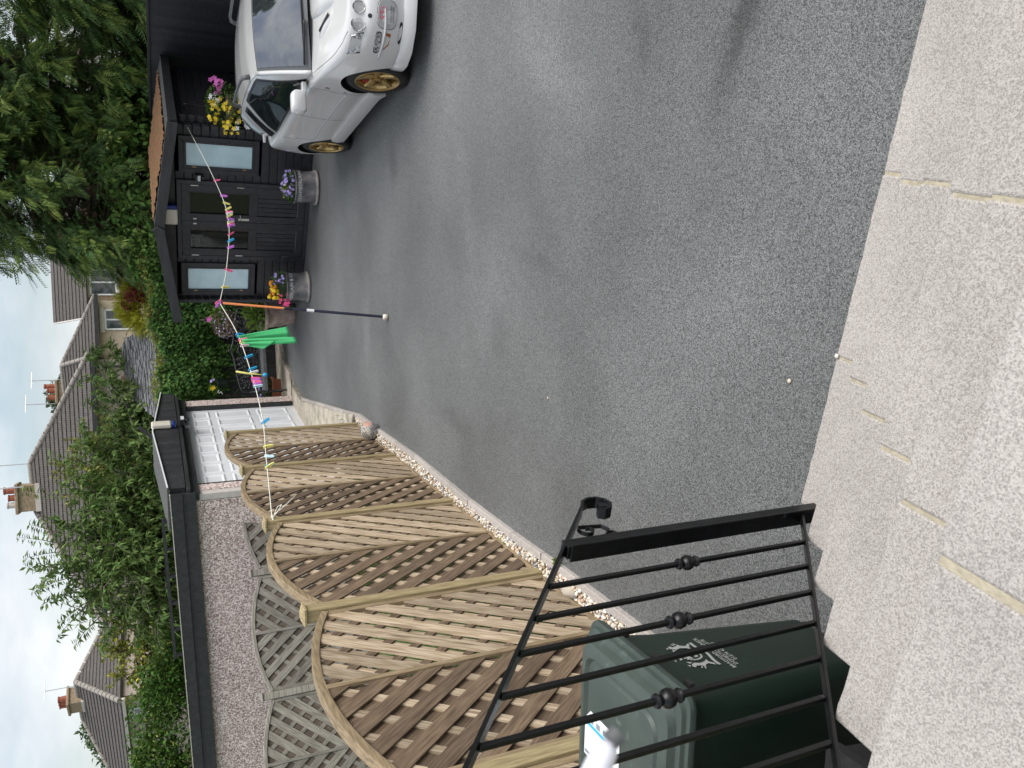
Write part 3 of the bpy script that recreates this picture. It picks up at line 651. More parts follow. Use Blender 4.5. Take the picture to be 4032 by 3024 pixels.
# pieces of the room seen through the doors
MB().box((.45, 1.6, .45), (.6, .5, .8)).build('cupboard', 'room_wood', sh, bevel=.01)
MB().box((1.2, 2.0, .5), (.7, .4, .9)).build('wire_rack', 'car_trim', sh, bevel=.01)
cur = MB(); 
cur.v = []; 
pts = [(.30+.5*i/30, .16+.018*math.sin(i*1.35)) for i in range(31)]
cur.add([(x, y, .1) for x, y in pts]+[(x, y, 1.9) for x, y in pts], [(i, i+1, 32+i, 31+i) for i in range(30)]); cur.build('curtain', 'car_grey', sh, smooth=True, fix=False)
def framed(x0, x1, z0, z1, y, d, wd, m, name, parent, bevel=.004):
    q = MB()
    q.box((x0+wd/2, y, (z0+z1)/2), (wd, d, z1-z0)); q.box((x1-wd/2, y, (z0+z1)/2), (wd, d, z1-z0))
    q.box(((x0+x1)/2, y, z0+wd/2), (x1-x0-2*wd-.0006, d-.001, wd)); q.box(((x0+x1)/2, y, z1-wd/2), (x1-x0-2*wd-.0006, d-.001, wd))
    return q.build(name, m, parent, bevel=bevel)
for x0, x1 in ((-.53, .09), (1.67, 2.25)):
    wnd = framed(x0, x1, .83, 2.0, -.005, .06, .07, 'shed_black', 'window', sh)
    framed(x0+.072, x1-.072, .902, 1.928, -.012, .045, .035, 'shed_black', 'sash', wnd)
    MB().box(((x0+x1)/2, 0, 1.415), (x1-x0-.215, .006, .955)).build('pane', 'frost', wnd)
    for zz in (1.05, 1.78): MB().box((x0+.10, -.037, zz), (.012, .008, .05)).build('hinge', 'brass', wnd)
framed(.17, 1.55, -.0, 2.04, -.005, .07, .065, 'shed_black', 'door_frame', sh)
for k, (x0, x1) in enumerate(((.238, .858), (.862, 1.482))):
    d_ = framed(x0, x1, .07, 1.972, -.012, .05, .115, 'shed_black', 'door', sh)
    MB().box(((x0+x1)/2, -.012, .885), (x1-x0-.232, .048, .12)).build('mid_rail', 'shed_black', d_, bevel=.004)
    MB().box(((x0+x1)/2, -.008, 1.40), (x1-x0-.232, .006, .91)).build('pane', 'door_glass', d_)
    framed(x0+.113, x1-.113, .945, 1.858, -.030, .02, .016, 'shed_black', 'bead', d_, .003)
    wd = (x1-x0-.232)/5
    for i in range(5): MB().box((x0+.116+wd*(i+.5), -.006, .505), (wd-.005, .022, .638)).build('panel_board', 'shed_black', d_, bevel=.004)
    MB().box(((x0+x1)/2, -.04, .19), (x1-x0-.24, .012, .012)).build('weather_bar', 'car_grey', d_)
    hx = x0+.012 if k == 0 else x1-.012
    for zz in (.35, 1.1, 1.78): MB().box((hx, -.042, zz), (.014, .010, .11)).build('hinge', 'steel', d_)
    if k == 1:
        MB().box((x0+.055, -.042, 1.04), (.038, .006, .17)).build('handle_plate', 'steel', d_, bevel=.002)
        MB().tube([(x0+.055, -.045, 1.09), (x0+.055, -.075, 1.09), (x0+.09, -.085, 1.095), (x0+.155, -.085, 1.10)], .008, 8).build('handle', 'steel', d_, smooth=True)
    MB().box((x0+.04 if k else x1-.04, -.04, 1.78), (.02, .008, .05)).build('bolt', 'steel', d_)
# roof
OV = .43; ex0, ex1 = -.80, 2.60; za, ze = 2.375, 2.145
def slope(xa, xb, zA, zB, m, name, y0, y1, th=.03, lift=0):
    q = MB(); q.add([(xa, y0, zA+lift), (xb, y0, zB+lift), (xb, y1, zB+lift), (xa, y1, zA+lift), (xa, y0, zA+lift-th), (xb, y0, zB+lift-th), (xb, y1, zB+lift-th), (xa, y1, zA+lift-th)], [(0, 1, 2, 3), (7, 6, 5, 4), (0, 4, 5, 1), (1, 5, 6, 2), (2, 6, 7, 3), (3, 7, 4, 0)])
    return q.build(name, m, sh)
slope(AP, ex1, za, ze, 'felt', 'roof', -OV, DEP+.25); slope(AP, ex0, za, ze, 'felt', 'roof', -OV, DEP+.25)
mo = MB(); N1, N2 = 44, 60; vv = []
for i in range(N1+1):
    for j in range(N2+1):
        u = i/N1; x = AP+.02+(ex1-AP-.25)*u; y = -OV+.20+.05*math.sin(i*.9)+(DEP+.2)*j/N2; zz = za+(ze-za)*(x-AP)/(ex1-AP)+.004+rnd.uniform(0, .03)
        vv.append((x, y, zz))
mo.add(vv, [(i*(N2+1)+j, (i+1)*(N2+1)+j, (i+1)*(N2+1)+j+1, i*(N2+1)+j+1) for i in range(N1) for j in range(N2)]); mo.build('moss_patch', 'moss', sh, smooth=True)
for s, xe in ((0, ex0), (1, ex1)):
    q = MB().prism([(AP, za+.012), (xe, ze+.012), (xe, ze-.135), (AP, za-.135)], (1, 0, 0), (0, 0, 1), (0, 1, 0), (0, -OV-.03, 0), .028); q.build('barge_board', 'fascia_black', sh, bevel=.004)
    MB().box(((xe+.012) if s else (xe-.012), (DEP+.25-OV)/2, ze-.06), (.022, DEP+.25+OV-.03, .12)).build('eaves_board', 'fascia_black', sh)
MB().prism([(0, .10), (.075, 0), (0, -.10), (-.075, 0)], (1, 0, 0), (0, 0, 1), (0, 1, 0), (AP, -OV-.052, za-.05), .02).build('finial', 'fascia_black', sh, bevel=.003)
def shp(x, y, z): return SH0+SHD*x+SHN*y+V3(0, 0, z)
def local_thing(name, label, cat, x, y, z, group=None): return thing(name, label, cat, tuple(shp(x, y, z)), math.atan2(SHD.y, SHD.x), group)
al = local_thing('alarm_box', 'cream and blue alarm box mounted sideways under the summerhouse gable', 'alarm box', .98, -.04, 2.13)
MB().box((-.04, -.02, 0), (.26, .09, .19)).build('cover', 'cream', al, bevel=.022, seg=3); MB().box((.125, -.02, 0), (.068, .086, .185)).build('lens', 'blue_plastic', al, bevel=.02, seg=3)
fl = local_thing('floodlight', 'small black floodlight between summerhouse doors and right window', 'light', 1.61, -.03, 1.73)
MB().box((0, -.03, 0), (.10, .05, .09)).build('housing', 'car_trim', fl, bevel=.006, seg=1); MB().box((0, -.06, -.015), (.085, .014, .04), rx=.5).build('lens', 'white_paint', fl)
MB().box((0, -.035, -.075), (.05, .04, .04)).build('sensor', 'car_trim', fl, bevel=.006)
# ================================================================ garage
GR = Vector((-.131, 15.441, 0)); gx = Vector((-.272, -.962, 0)); gy = Vector((.962, -.272, 0)); gaz = math.atan2(gx.y, gx.x)
ga = thing('garage', 'pebbledashed garage with white panelled door and black clad gable', 'garage', tuple(GR), gaz)
# local x towards the viewer along the door, y outwards, z up
def gbox(c, d, name, m, p=None, bevel=0): return MB().box(c, d).build(name, m, p or ga, bevel=bevel)
gbox((-.27, -.15, 1.05), (.36, .30, 2.2), 'pier', 'pebbledash'); gbox((3.98, -.15, .95), (.22, .30, 2.3), 'pier', 'pebbledash'); gbox((4.17, -.045, .95), (.13, .095, 2.28), 'quoin', 'render_pale', bevel=.006)
gbox((4.15, -4.7, .93), (.16, 9.2, 2.3), 'side_wall', 'pebbledash'); gbox((-.36, -4.8, 1.0), (.16, 9.0, 2.2), 'side_wall', 'pebbledash'); gbox((1.9, -9.3, 1.0), (4.6, .16, 2.2), 'back_wall', 'pebbledash')
gbox((-.045, -.06, 1.03), (.075, .12, 2.1), 'door_jamb', 'fascia_black'); gbox((3.855, -.06, 1.0), (.05, .12, 2.1), 'door_jamb', 'fascia_black')
gbox((1.9, -.02, 2.06), (4.7, .12, .12), 'lintel', 'fascia_black', bevel=.008); gbox((1.9, .06, 2.135), (4.72, .10, .055), 'lintel_moulding', 'fascia_black', bevel=.01)
dg_ = gbox((1.91, -.09, 1.02), (3.84, .03, 1.96), 'garage_door', 'white_paint')
rows = [(1.60, 1.90), (.90, 1.50), (.22, .78)]
for i in range(8):
    xa = .10+.462*i
    for z0, z1 in rows:
        q = MB(); x0, x1 = xa+.035, xa+.425; y = -.074
        q.add([(x0, y, z0), (x1, y, z0), (x1, y, z1), (x0, y, z1), (x0+.025, y+.016, z0+.025), (x1-.025, y+.016, z0+.025), (x1-.025, y+.016, z1-.025), (x0+.025, y+.016, z1-.025), (x0+.06, y-.002, z0+.06), (x1-.06, y-.002, z0+.06), (x1-.06, y-.002, z1-.06), (x0+.06, y-.002, z1-.06)],
              [(0, 1, 5, 4), (1, 2, 6, 5), (2, 3, 7, 6), (3, 0, 4, 7), (4, 5, 9, 8), (5, 6, 10, 9), (6, 7, 11, 10), (7, 4, 8, 11), (8, 9, 10, 11)])
        q.build('door_panel', 'white_paint', dg_)
xs0, xs1, xm = -.60, 4.22, 1.75
gtop = lambda x: 2.53-(2.53-2.385)*abs(x-xm)/(xm-xs0)
nb_ = 36; wd = (xs1-xs0)/nb_
for i in range(nb_):
    a, b_ = xs0+wd*i+.004, xs0+wd*(i+1)-.004
    pl = [(a, 2.17), (b_, 2.17), (b_, gtop(b_)), (a, gtop(a))]
    if a < xm < b_: pl = [(a, 2.17), (b_, 2.17), (b_, gtop(b_)), (xm, 2.53), (a, gtop(a))]
    MB().prism(pl, (1, 0, 0), (0, 0, 1), (0, 1, 0), (0, .10, 0), .022).build('gable_board', 'black_timber', ga, bevel=.003, seg=1)
gbox((1.81, .04, 2.27), (4.8, .11, .19), 'gable_box', 'fascia_black')
for xa in (xs0-.03, xs1+.03):
    q = MB(); zA, zB = 2.56, 2.40; q.add([(xm, .14, zA), (xa, .14, zB), (xa, -.5, zB), (xm, -.5, zA), (xm, .14, zA-.025), (xa, .14, zB-.025), (xa, -.5, zB-.025), (xm, -.5, zA-.025)], [(0, 1, 2, 3), (7, 6, 5, 4), (0, 4, 5, 1), (1, 5, 6, 2), (2, 6, 7, 3), (3, 7, 4, 0)])
    q.build('gable_roof', 'felt', ga); MB().bar((xm, .147, zA-.006), (xa, .147, zB-.006), .012, .016).build('drip_trim', 'white_paint', ga)
q = MB(); q.quad((-.4, 0, 2.2), (4.26, 0, 2.2), (4.26, -9.3, 1.9), (-.4, -9.3, 1.9)); q.build('flat_roof', 'felt', ga)
q = MB(); q.add([(4.25, .05, 2.35), (4.25, -9, 2.06), (4.25, -9, 1.76), (4.25, .05, 2.05), (4.29, .05, 2.35), (4.29, -9, 2.06), (4.29, -9, 1.76), (4.29, .05, 2.05)], [(0, 1, 2, 3), (7, 6, 5, 4), (0, 4, 5, 1), (1, 5, 6, 2), (2, 6, 7, 3), (3, 7, 4, 0)]); q.build('side_fascia', 'fascia_black', ga)
q = MB(); q.add([(4.292, .06, 2.36), (4.292, -9, 2.07), (4.292, -9, 1.95), (4.292, .06, 2.22), (4.315, .06, 2.36), (4.315, -9, 2.07), (4.315, -9, 1.95), (4.315, .06, 2.22)], [(0, 1, 2, 3), (7, 6, 5, 4), (0, 4, 5, 1), (1, 5, 6, 2), (2, 6, 7, 3), (3, 7, 4, 0)]); q.build('side_fascia_upper', 'fascia_black', ga)
MB().bar((4.30, .06, 2.372), (4.30, -9, 2.082), .04, .012).build('drip_trim', 'render_pale', ga)
def gpt(x, y, z): return GR+gx*x+gy*y+V3(0, 0, z)
def gthing(name, label, cat, x, y, z): return thing(name, label, cat, tuple(gpt(x, y, z)), gaz)
a2 = gthing('alarm_box', 'tall cream alarm box with blue foot on the garage gable', 'alarm box', 1.50, .125, 2.40)
MB().box((0, .045, .02), (.22, .08, .30)).build('cover', 'cream', a2, bevel=.025, seg=3); MB().box((0, .042, -.165), (.19, .07, .06)).build('lens', 'blue_plastic', a2, bevel=.015, seg=2)
f2 = gthing('floodlight', 'black security floodlight with white lens above the garage door', 'light', 1.35, .11, 2.10)
MB().box((0, .06, .0), (.20, .10, .07)).build('housing', 'car_trim', f2, bevel=.008); MB().box((0, .112, -.005), (.17, .012, .05)).build('lens', 'white_paint', f2); MB().tube([(.05, .06, -.04), (.05, .10, -.11)], [.02, .03], 10).build('sensor', 'car_trim', f2, smooth=True)
sg = gthing('notice_sticker', 'tiny white notice sticker on the beam over the garage door', 'sticker', 1.30, .045, 2.02); MB().box((0, 0, 0), (.13, .004, .07)).build('sheet', 'paper', sg)
for i in range(4): MB().box((-.045+.03*i, .003, .0), (.018, .002, .04)).build('print', 'slate_ink', sg)
tr = thing('rooftop_trellis', 'dark timber trellis rail standing along the garage roof edge', 'trellis', tuple(gpt(4.0, -2.0, 2.2)), gaz)
MB().bar((0, 1.6, .27), (0, -.6, .20), .05, .04).build('rail', 'fascia_black', tr)
for i in range(6): MB().bar((0, 1.55-.42*i, -.02-.013*i), (0, 1.55-.42*i, .25-.013*i), .04, .04, up=(1, 0, 0)).build('upright', 'fascia_black', tr)
# ================================================================ black board fences
def board_fence(name, label, A, B, z1, pitch, m, top=True, z0=0, jag=.0):
    A = Vector(A); B = Vector(B); d = (B-A); L_ = d.length; d.normalize(); az = math.atan2(d.y, d.x)
    p = thing(name, label, 'fence', tuple(A), az)
    n_ = int(L_/pitch); me = MB().prism([(0, 0), (pitch*1.12, .012), (pitch*1.12, .03), (0, .014)], (1, 0, 0), (0, 1, 0), (0, 0, 1), (0, -.02, z0), z1-z0-.03).mesh('board')
    bm_ = bmesh.new(); bm_.from_mesh(me); bmesh.ops.recalc_face_normals(bm_, faces=bm_.faces); bm_.to_mesh(me); bm_.free(); me.materials.append(MATS[m])
    for i in range(n_):
        o = bpy.data.objects.new('board', me); C.objects.link(o); o.parent = p; o.location = (i*pitch, rnd.uniform(-.003, .003), rnd.uniform(-jag, 0))
    if top: MB().box((L_/2, .0, z1-.01), (L_, .09, .04)).build('capping', m, p, bevel=.005); MB().box((L_/2, .045, z1-.08), (L_, .04, .08)).build('rail', m, p)
    return p
board_fence('board_fence', 'tall black vertical board fence along the right side behind the car', (5.66, 16.6, 0), (6.45, 5.5, 0), 2.33, .12, 'black_timber')
board_fence('board_fence', 'black vertical board fence behind the iron bench, hung with creeper', (-.30, 17.45, 0), (2.75, 17.55, 0), 2.2, .15, 'black_timber')
board_fence('board_fence', 'black boarded fence behind the flower basket beside the summerhouse', (4.55, 16.9, 0), (5.66, 16.6, 0), 2.25, .13, 'black_timber')
# ================================================================ leaf and flower templates (quads)
LEAF = np.array([(0, 0, 0), (.42, .27, .07), (1, 0, -.06), (.42, -.27, .07)], float); LEAFF = np.array([(0, 1, 2, 3)])
LONG = np.array([(0, 0, 0), (.38, .17, .05), (1, 0, -.12), (.38, -.17, .05)], float)
IVY = np.array([(0, 0, 0), (.10, .42, .04), (.45, .22, .06), (.45, -.22, .06), (.10, -.42, .04), (1, 0, -.08)], float); IVYF = np.array([(0, 1, 2, 3), (0, 3, 4, 4), (2, 5, 3, 3)])
IVYQ = np.array([(0, 0, .02), (.12, .42, 0), (.40, .18, .05), (.40, -.18, .05), (.12, -.42, 0), (.72, .30, 0), (1.0, 0, -.08), (.72, -.30, 0)], float); IVYQF = np.array([(0, 1, 2, 3), (0, 3, 7, 4), (2, 5, 6, 3)])
PET = []; PETF = []
for i in range(5):
    a = 2*PI*i/5; c, s = math.cos(a), math.sin(a); o = len(PET)
    PET += [(0, 0, 0), (.55*c-.34*s, .55*s+.34*c, .10), (c, s, .18), (.55*c+.34*s, .55*s-.34*c, .10)]; PETF.append((o, o+1, o+2, o+3))
PET = np.array(PET); PETF = np.array(PETF)
def U(v): return v/(np.linalg.norm(v, axis=1, keepdims=True)+1e-9)
def leafmesh(name, pos, fwd, size, m, parent, tmpl=LEAF, tf=LEAFF, up=(0, 0, 1), jit=.6):
    n_ = len(pos); f = U(np.asarray(fwd, float)+nrg.normal(0, jit, (n_, 3))); u = np.tile(np.array(up, float), (n_, 1))+nrg.normal(0, .5, (n_, 3))
    V_, F_ = scatter(tmpl, tf, np.asarray(pos, float), rotmats(f, u), np.asarray(size).reshape(n_, 1)*np.ones((1, 3)))
    return tag(fast(name, V_, F_, m, parent), kind='stuff')
def blobpts(n_, c, r, shell=.35):                       # points in an ellipsoid, mostly near its surface
    d = U(nrg.normal(size=(n_, 3))); k = (1-shell*nrg.random((n_, 1))**1.6); return np.array(c)+d*k*np.array(r), d
def flowers(name, pos, face, size, m, parent):
    n_ = len(pos); f = U(np.asarray(face, float)+nrg.normal(0, .35, (n_, 3)))
    side = U(np.cross(f, nrg.normal(size=(n_, 3)))); R_ = np.stack([side, np.cross(f, side), f], axis=2)
    if n_ > 100:
        V_, F_ = scatter(PET, PETF, np.asarray(pos, float), R_, np.asarray(size).reshape(n_, 1)*np.ones((1, 3))); return tag(fast(name, V_, F_, m, parent), kind='stuff')
    me = MB().add(PET, PETF).mesh('flower'); me.materials.append(MATS[m]); one = {'flowers': 'flower'}.get(name, name[:-1] if name.endswith('flowers') else name)
    for i in range(n_):
        o = bpy.data.objects.new(one, me); C.objects.link(o); o.parent = parent; M = Matrix(R_[i].tolist()).to_4x4() @ Matrix.Scale(float(size[i]), 4); M.translation = Vector(pos[i]); o.matrix_local = M
def pompons(name, pos, size, m, parent):
    n_ = len(pos); R_ = rotmats(nrg.normal(size=(n_, 3)), nrg.normal(size=(n_, 3))); 
    me = MB().add(icov*nrg.uniform(.8, 1.2, icov.shape), icof.tolist()).mesh('flower'); me.materials.append(MATS[m]); one = name[:-1] if name.endswith('s') else name
    for i in range(n_):
        o = bpy.data.objects.new(one, me); C.objects.link(o); o.parent = parent; M = Matrix(R_[i].tolist()).to_4x4() @ Matrix.Scale(float(size[i]), 4); M.translation = Vector(pos[i]); o.matrix_local = M
# ================================================================ pots by the summerhouse
def barrel_pot(name, label, loc, R_, H_, rz):
    p = thing(name, label, 'flower pot', loc, rz)
    pot = MB().lathe([(R_*.90, 0), (R_*1.0, .006), (R_*1.03, .02), (R_*1.03, .05), (R_*.99, .062), (R_*.97, .075), (R_*.935, .15), (R_*.92, H_*.6), (R_*.93, H_*.93), (R_*.99, H_*.95), (R_*1.0, H_*.985), (R_*.97, H_), (R_*.88, H_), (R_*.86, H_*.9), (R_*.86, H_*.86)], 40).build('pot', 'glazed_grey', p, smooth=True, angle=40)
    MB().lathe([(R_*1.032, .018), (R_*1.04, .026), (R_*1.04, .046), (R_*1.032, .054)], 40).build('foot_ring', 'rim_pale', p, smooth=True)
    MB().lathe([(R_*.85, H_*.86), (R_*.5, H_*.90), (.001, H_*.91)], 20).build('soil', 'soil', p)
    me = text_mesh('J CHAMBERLAIN & CO', .075, .0008, space=1.05)
    for q in me.vertices:
        th = q.co.x/(R_*.93); r_ = R_*.926+.004+q.co.z; q.co = Vector((r_*math.sin(th), -r_*math.cos(th), H_*.74+q.co.y))
    link('lettering', me, 'white_ink', p)
    return p
pr_ = barrel_pot('barrel_pot', 'grey glazed pot of violet flowers right of the doors', (3.27, 12.36, 0), .26, .37, .1)
pl_ = barrel_pot('barrel_pot', 'grey lettered pot of orange marigolds and pink flowers', (1.86, 13.52, 0), .255, .40, -.62)
ps, d_ = blobpts(420, (0, 0, .40), (.22, .22, .12)); leafmesh('foliage', ps, d_+np.array([0, 0, .3]), nrg.uniform(.03, .07, 420), 'leaf_hedge', pr_)
ps, d_ = blobpts(60, (.03, -.03, .44), (.21, .21, .13)); ps = ps[ps[:, 2] > .40]; flowers('flowers', ps, d_[:len(ps)]+np.array([0, -.8, .8]), nrg.uniform(.024, .036, len(ps)), 'f_lilac', pr_)
ps, d_ = blobpts(26, (-.10, -.05, .47), (.11, .10, .10)); leafmesh('dry_seedheads', ps, np.array([0, 0, 1.]), nrg.uniform(.03, .05, 26), 'leaf_gold', pr_)
MB().box((-.02, -.1, .52), (.03, .02, .035)).build('plant_tag', 'f_white', pr_); MB().tube([(-.02, -.1, .36), (-.02, -.1, .51)], .003, 5).build('tag_stick', 'f_white', pr_)
ps, d_ = blobpts(520, (0, 0, .46), (.24, .22, .17)); leafmesh('foliage', ps, d_+np.array([0, 0, .2]), nrg.uniform(.03, .06, 520), 'leaf_ivy', pl_)
ps = np.stack([nrg.uniform(-.22, .10, 20), nrg.uniform(-.18, .12, 20), nrg.uniform(.52, .66, 20)], 1); pompons('marigolds', ps, nrg.uniform(.026, .038, 20), 'f_orange', pl_)
ps = np.stack([nrg.uniform(-.24, .02, 9), nrg.uniform(-.22, -.05, 9), nrg.uniform(.52, .66, 9)], 1); pompons('yellow_marigolds', ps, nrg.uniform(.028, .042, 9), 'f_yellow', pl_)
ps = np.stack([nrg.uniform(-.28, .0, 14), nrg.uniform(-.28, -.18, 14), nrg.uniform(.36, .50, 14)], 1); flowers('pink_flowers', ps, np.tile([-.1, -1, .5], (14, 1)), nrg.uniform(.03, .045, 14), 'f_pink', pl_)
ps = np.stack([nrg.uniform(.10, .24, 10), nrg.uniform(-.18, .0, 10), nrg.uniform(.46, .60, 10)], 1); flowers('violet_flowers', ps, np.tile([0, -1, .5], (10, 1)), nrg.uniform(.022, .032, 10), 'f_lilac', pl_)
ur = thing('terracotta_urn', 'weathered terracotta urn with bright green leafy plant', 'plant pot', (1.56, 15.12, .0), .2)
MB().lathe([(.165, 0), (.18, .01), (.19, .05), (.22, .2), (.245, .34), (.262, .44), (.27, .50), (.30, .51), (.31, .53), (.31, .56), (.295, .575), (.26, .575), (.25, .50)], 36).build('urn', 'old_terracotta', ur, smooth=True, angle=45)
MB().lathe([(.25, .50), (.1, .52), (.001, .52)], 16).build('soil', 'soil', ur)
ps, d_ = blobpts(330, (0, 0, .70), (.30, .28, .20), .8); leafmesh('foliage', ps, d_+np.array([0, 0, .35]), nrg.uniform(.07, .13, 330), 'leaf_bright', ur)
tg = thing('terracotta_trough', 'orange terracotta trough of lavender beside the garage corner', 'plant pot', (.16, 16.98, .066), -.05)
loft([rr3(.20, .085, .015, 0), rr3(.235, .105, .015, .14), rr3(.25, .12, .015, .142), rr3(.25, .12, .015, .185), rr3(.225, .095, .01, .185), rr3(.22, .09, .01, .15)]).build('trough', 'terracotta', tg, smooth=True, angle=30)
MB().box((0, 0, .15), (.43, .17, .01)).build('soil', 'soil', tg)
ps = np.stack([nrg.uniform(-.20, .20, 140), nrg.uniform(-.08, .08, 140), nrg.uniform(.16, .24, 140)], 1); leafmesh('foliage', ps, np.tile([0, 0, 1.], (140, 1)), nrg.uniform(.08, .20, 140), 'leaf_far', tg, LONG, jit=.3)
ps = np.stack([nrg.uniform(-.22, .22, 46), nrg.uniform(-.10, .10, 46), nrg.uniform(.34, .46, 46)], 1); pompons('lavender', ps, nrg.uniform(.012, .02, 46), 'f_lilac', tg)
# ================================================================ hanging baskets
hb = thing('hanging_basket', 'overflowing basket of yellow, white and magenta flowers by the summerhouse', 'hanging basket', (4.40, 12.32, 1.30), 0)
MB().lathe([(.03, -.20), (.12, -.16), (.18, -.08), (.20, 0), (.185, 0)], 20).build('basket', 'wicker', hb, smooth=True)
for a in (0, 2.1, 4.2): MB().tube([(.19*math.cos(a), .19*math.sin(a), 0), (0, 0, .56)], .003, 5).build('chain', 'car_trim', hb)
MB().tube([(0, 0, .56), (0, .04, .60), (.0, .10, .60), (.05, .35, .58), (.12, .62, .58)], .008, 6).build('bracket', 'car_trim', hb, smooth=True)
MB().tube([(.12, .62, .58), (.10, .55, .40), (.12, .62, .28)], .006, 6).build('bracket_brace', 'car_trim', hb)
ps, d_ = blobpts(900, (0, 0, .04), (.36, .30, .25)); leafmesh('foliage', ps, d_+np.array([0, 0, -.2]), nrg.uniform(.03, .06, 900), 'leaf_hedge', hb)
def face_pts(n_, cx, cz, rx, rz_, y=-.30): a = nrg.uniform(0, 2*PI, n_); r_ = np.sqrt(nrg.random(n_)); return np.stack([cx+rx*r_*np.cos(a), y+nrg.uniform(0, .14, n_)+.18*r_, cz+rz_*r_*np.sin(a)], 1)
for nm, m_, lst in (('yellow_flowers', 'f_yellow', [(36, -.10, .02, .24, .24), (14, -.10, .20, .20, .08), (16, -.30, -.05, .12, .14)]), ('white_flowers', 'f_white', [(10, .06, .20, .12, .10), (12, -.28, -.14, .12, .14)]), ('magenta_flowers', 'f_magenta', [(20, .30, .13, .12, .11)])):
    ps = np.vstack([face_pts(*l) for l in lst]); flowers(nm, ps, np.tile([-.1, -1, .3], (len(ps), 1)), nrg.uniform(.028, .042, len(ps)) if m_ != 'f_white' else nrg.uniform(.028, .055, len(ps)), m_, hb)
lb = thing('hanging_basket', 'hanging basket of pale lilac trailing lobelia behind the prop pole', 'hanging basket', (1.52, 15.75, 1.20), 0)
MB().lathe([(.06, -.16), (.14, -.12), (.17, 0), (.16, 0)], 18).build('basket', 'wicker', lb, smooth=True)
for a in (.5, 2.6, 4.7): MB().tube([(.16*math.cos(a), .16*math.sin(a), 0), (0, 0, .45)], .003, 5).build('chain', 'steel', lb)
MB().tube([(0, 0, .45), (0, .5, .47), (0, 1.7, .47)], .008, 6).build('bracket', 'car_trim', lb)
ps, d_ = blobpts(700, (-.08, 0, .02), (.26, .24, .22)); leafmesh('trailing_stems', ps, d_+np.array([0, 0, -.5]), nrg.uniform(.03, .06, 700), 'stem_brown', lb, LONG)
ps, d_ = blobpts(150, (-.08, 0, .0), (.28, .25, .23), .15); flowers('lobelia_flowers', ps, d_, nrg.uniform(.012, .022, 150), 'f_palelilac', lb)
ps, d_ = blobpts(160, (.10, 0, .15), (.14, .14, .12)); leafmesh('foliage', ps, d_, nrg.uniform(.04, .07, 160), 'leaf_bright', lb)
flowers('pink_flower', np.array([[-.02, -.12, .30], [0, -.13, .32], [.02, -.1, .28]]), np.tile([0, -1, .2], (3, 1)), np.array([.05, .04, .04]), 'f_magenta', lb)
hp = thing('hanging_pot', 'dark green pot hung on the creeper with one yellow pansy', 'hanging pot', (.32, 16.95, 1.20), 0)
MB().lathe([(.07, -.08), (.10, .10), (.115, .10), (.115, .13), (.09, .13)], 18).build('pot', 'bin_green', hp, smooth=True, angle=40)
MB().box((0, .3, .05), (.02, .42, .02)).build('bracket', 'car_trim', hp)
ps, d_ = blobpts(90, (-.04, 0, .18), (.16, .12, .09)); leafmesh('foliage', ps, d_, nrg.uniform(.04, .06, 90), 'leaf_bright', hp)
flowers('yellow_pansy', np.array([[-.10, -.12, .24], [-.08, -.13, .21]]), np.tile([0, -1, .1], (2, 1)), np.array([.05, .05]), 'f_yellow', hp); flowers('violet_pansy', np.array([[.05, -.10, .24], [.08, -.1, .20]]), np.tile([0, -1, .1], (2, 1)), np.array([.035, .03]), 'f_lilac', hp)
MB().tube([(-.14, -.10, .10), (-.18, -.12, .13), (-.20, -.12, .10), (-.17, -.12, .07), (-.22, -.12, .04)], .008, 6).build('plant_tag', 'f_white', hp)
# ================================================================ cast iron bench
be = thing('garden_bench', 'ornate black cast iron bench with scrollwork back', 'bench', (.98, 16.62, .066), .03)
# local x to the right, y = -forward (bench faces -y)
btop = lambda x: .80+.13*math.cos(min(1, abs(x)/.86)*PI/2)**.7+(.05*math.exp(-(x/.12)**2))
fr = MB(); n_ = 40
fr.tube([(-.86, .0, .42)]+[(-.86+1.72*i/n_, .05, btop(-.86+1.72*i/n_)) for i in range(n_+1)]+[(.86, .0, .42)], .017, 8); fr.tube([(-.86, .0, .44), (.86, .0, .44)], .015, 8)
fr.build('back_frame', 'cast_iron', be, smooth=True)
sw_ = MB()
def spi(cx, cz, r_, a0, turns, sgn, y): return [(cx+r_*(1-.8*i/18)*math.cos(a0+sgn*turns*2*PI*i/18), y, cz+r_*(1-.8*i/18)*math.sin(a0+sgn*turns*2*PI*i/18)) for i in range(19)]
rb2 = random.Random(4)
for s in (-1, 1):
    for i in range(30):
        x = rb2.uniform(.14, .80); zc = rb2.uniform(.50, btop(x)-.08); r_ = rb2.uniform(.035, .085)
        sw_.tube(spi(s*x, zc, r_, rb2.uniform(0, 6), 1.1, rb2.choice((-1, 1)), .01+.03*(zc-.42)/.4), .0075, 5)
    for i in range(22):
        x = rb2.uniform(.12, .80); zc = rb2.uniform(.48, btop(x)-.06); sw_.add([(s*x+.022*math.cos(a)*1.2, .0+.03*(zc-.42)/.4, zc+.022*math.sin(a)) for a in (0, 1.05, 2.1, 3.14, 4.19, 5.24)]+[(s*x, -.014, zc)], [(i_, (i_+1) % 6, 6) for i_ in range(6)])
    for i in range(7): sw_.tube([(s*(.14+.1*i), .0, .45), (s*(.17+.1*i), .02, .55), (s*(.12+.1*i), .03, .68), (s*(.2+.1*i), .04, btop(.2+.1*i if i < 6 else .7)-.02)], .008, 5)
sw_.build('scrollwork', 'cast_iron', be, smooth=True)
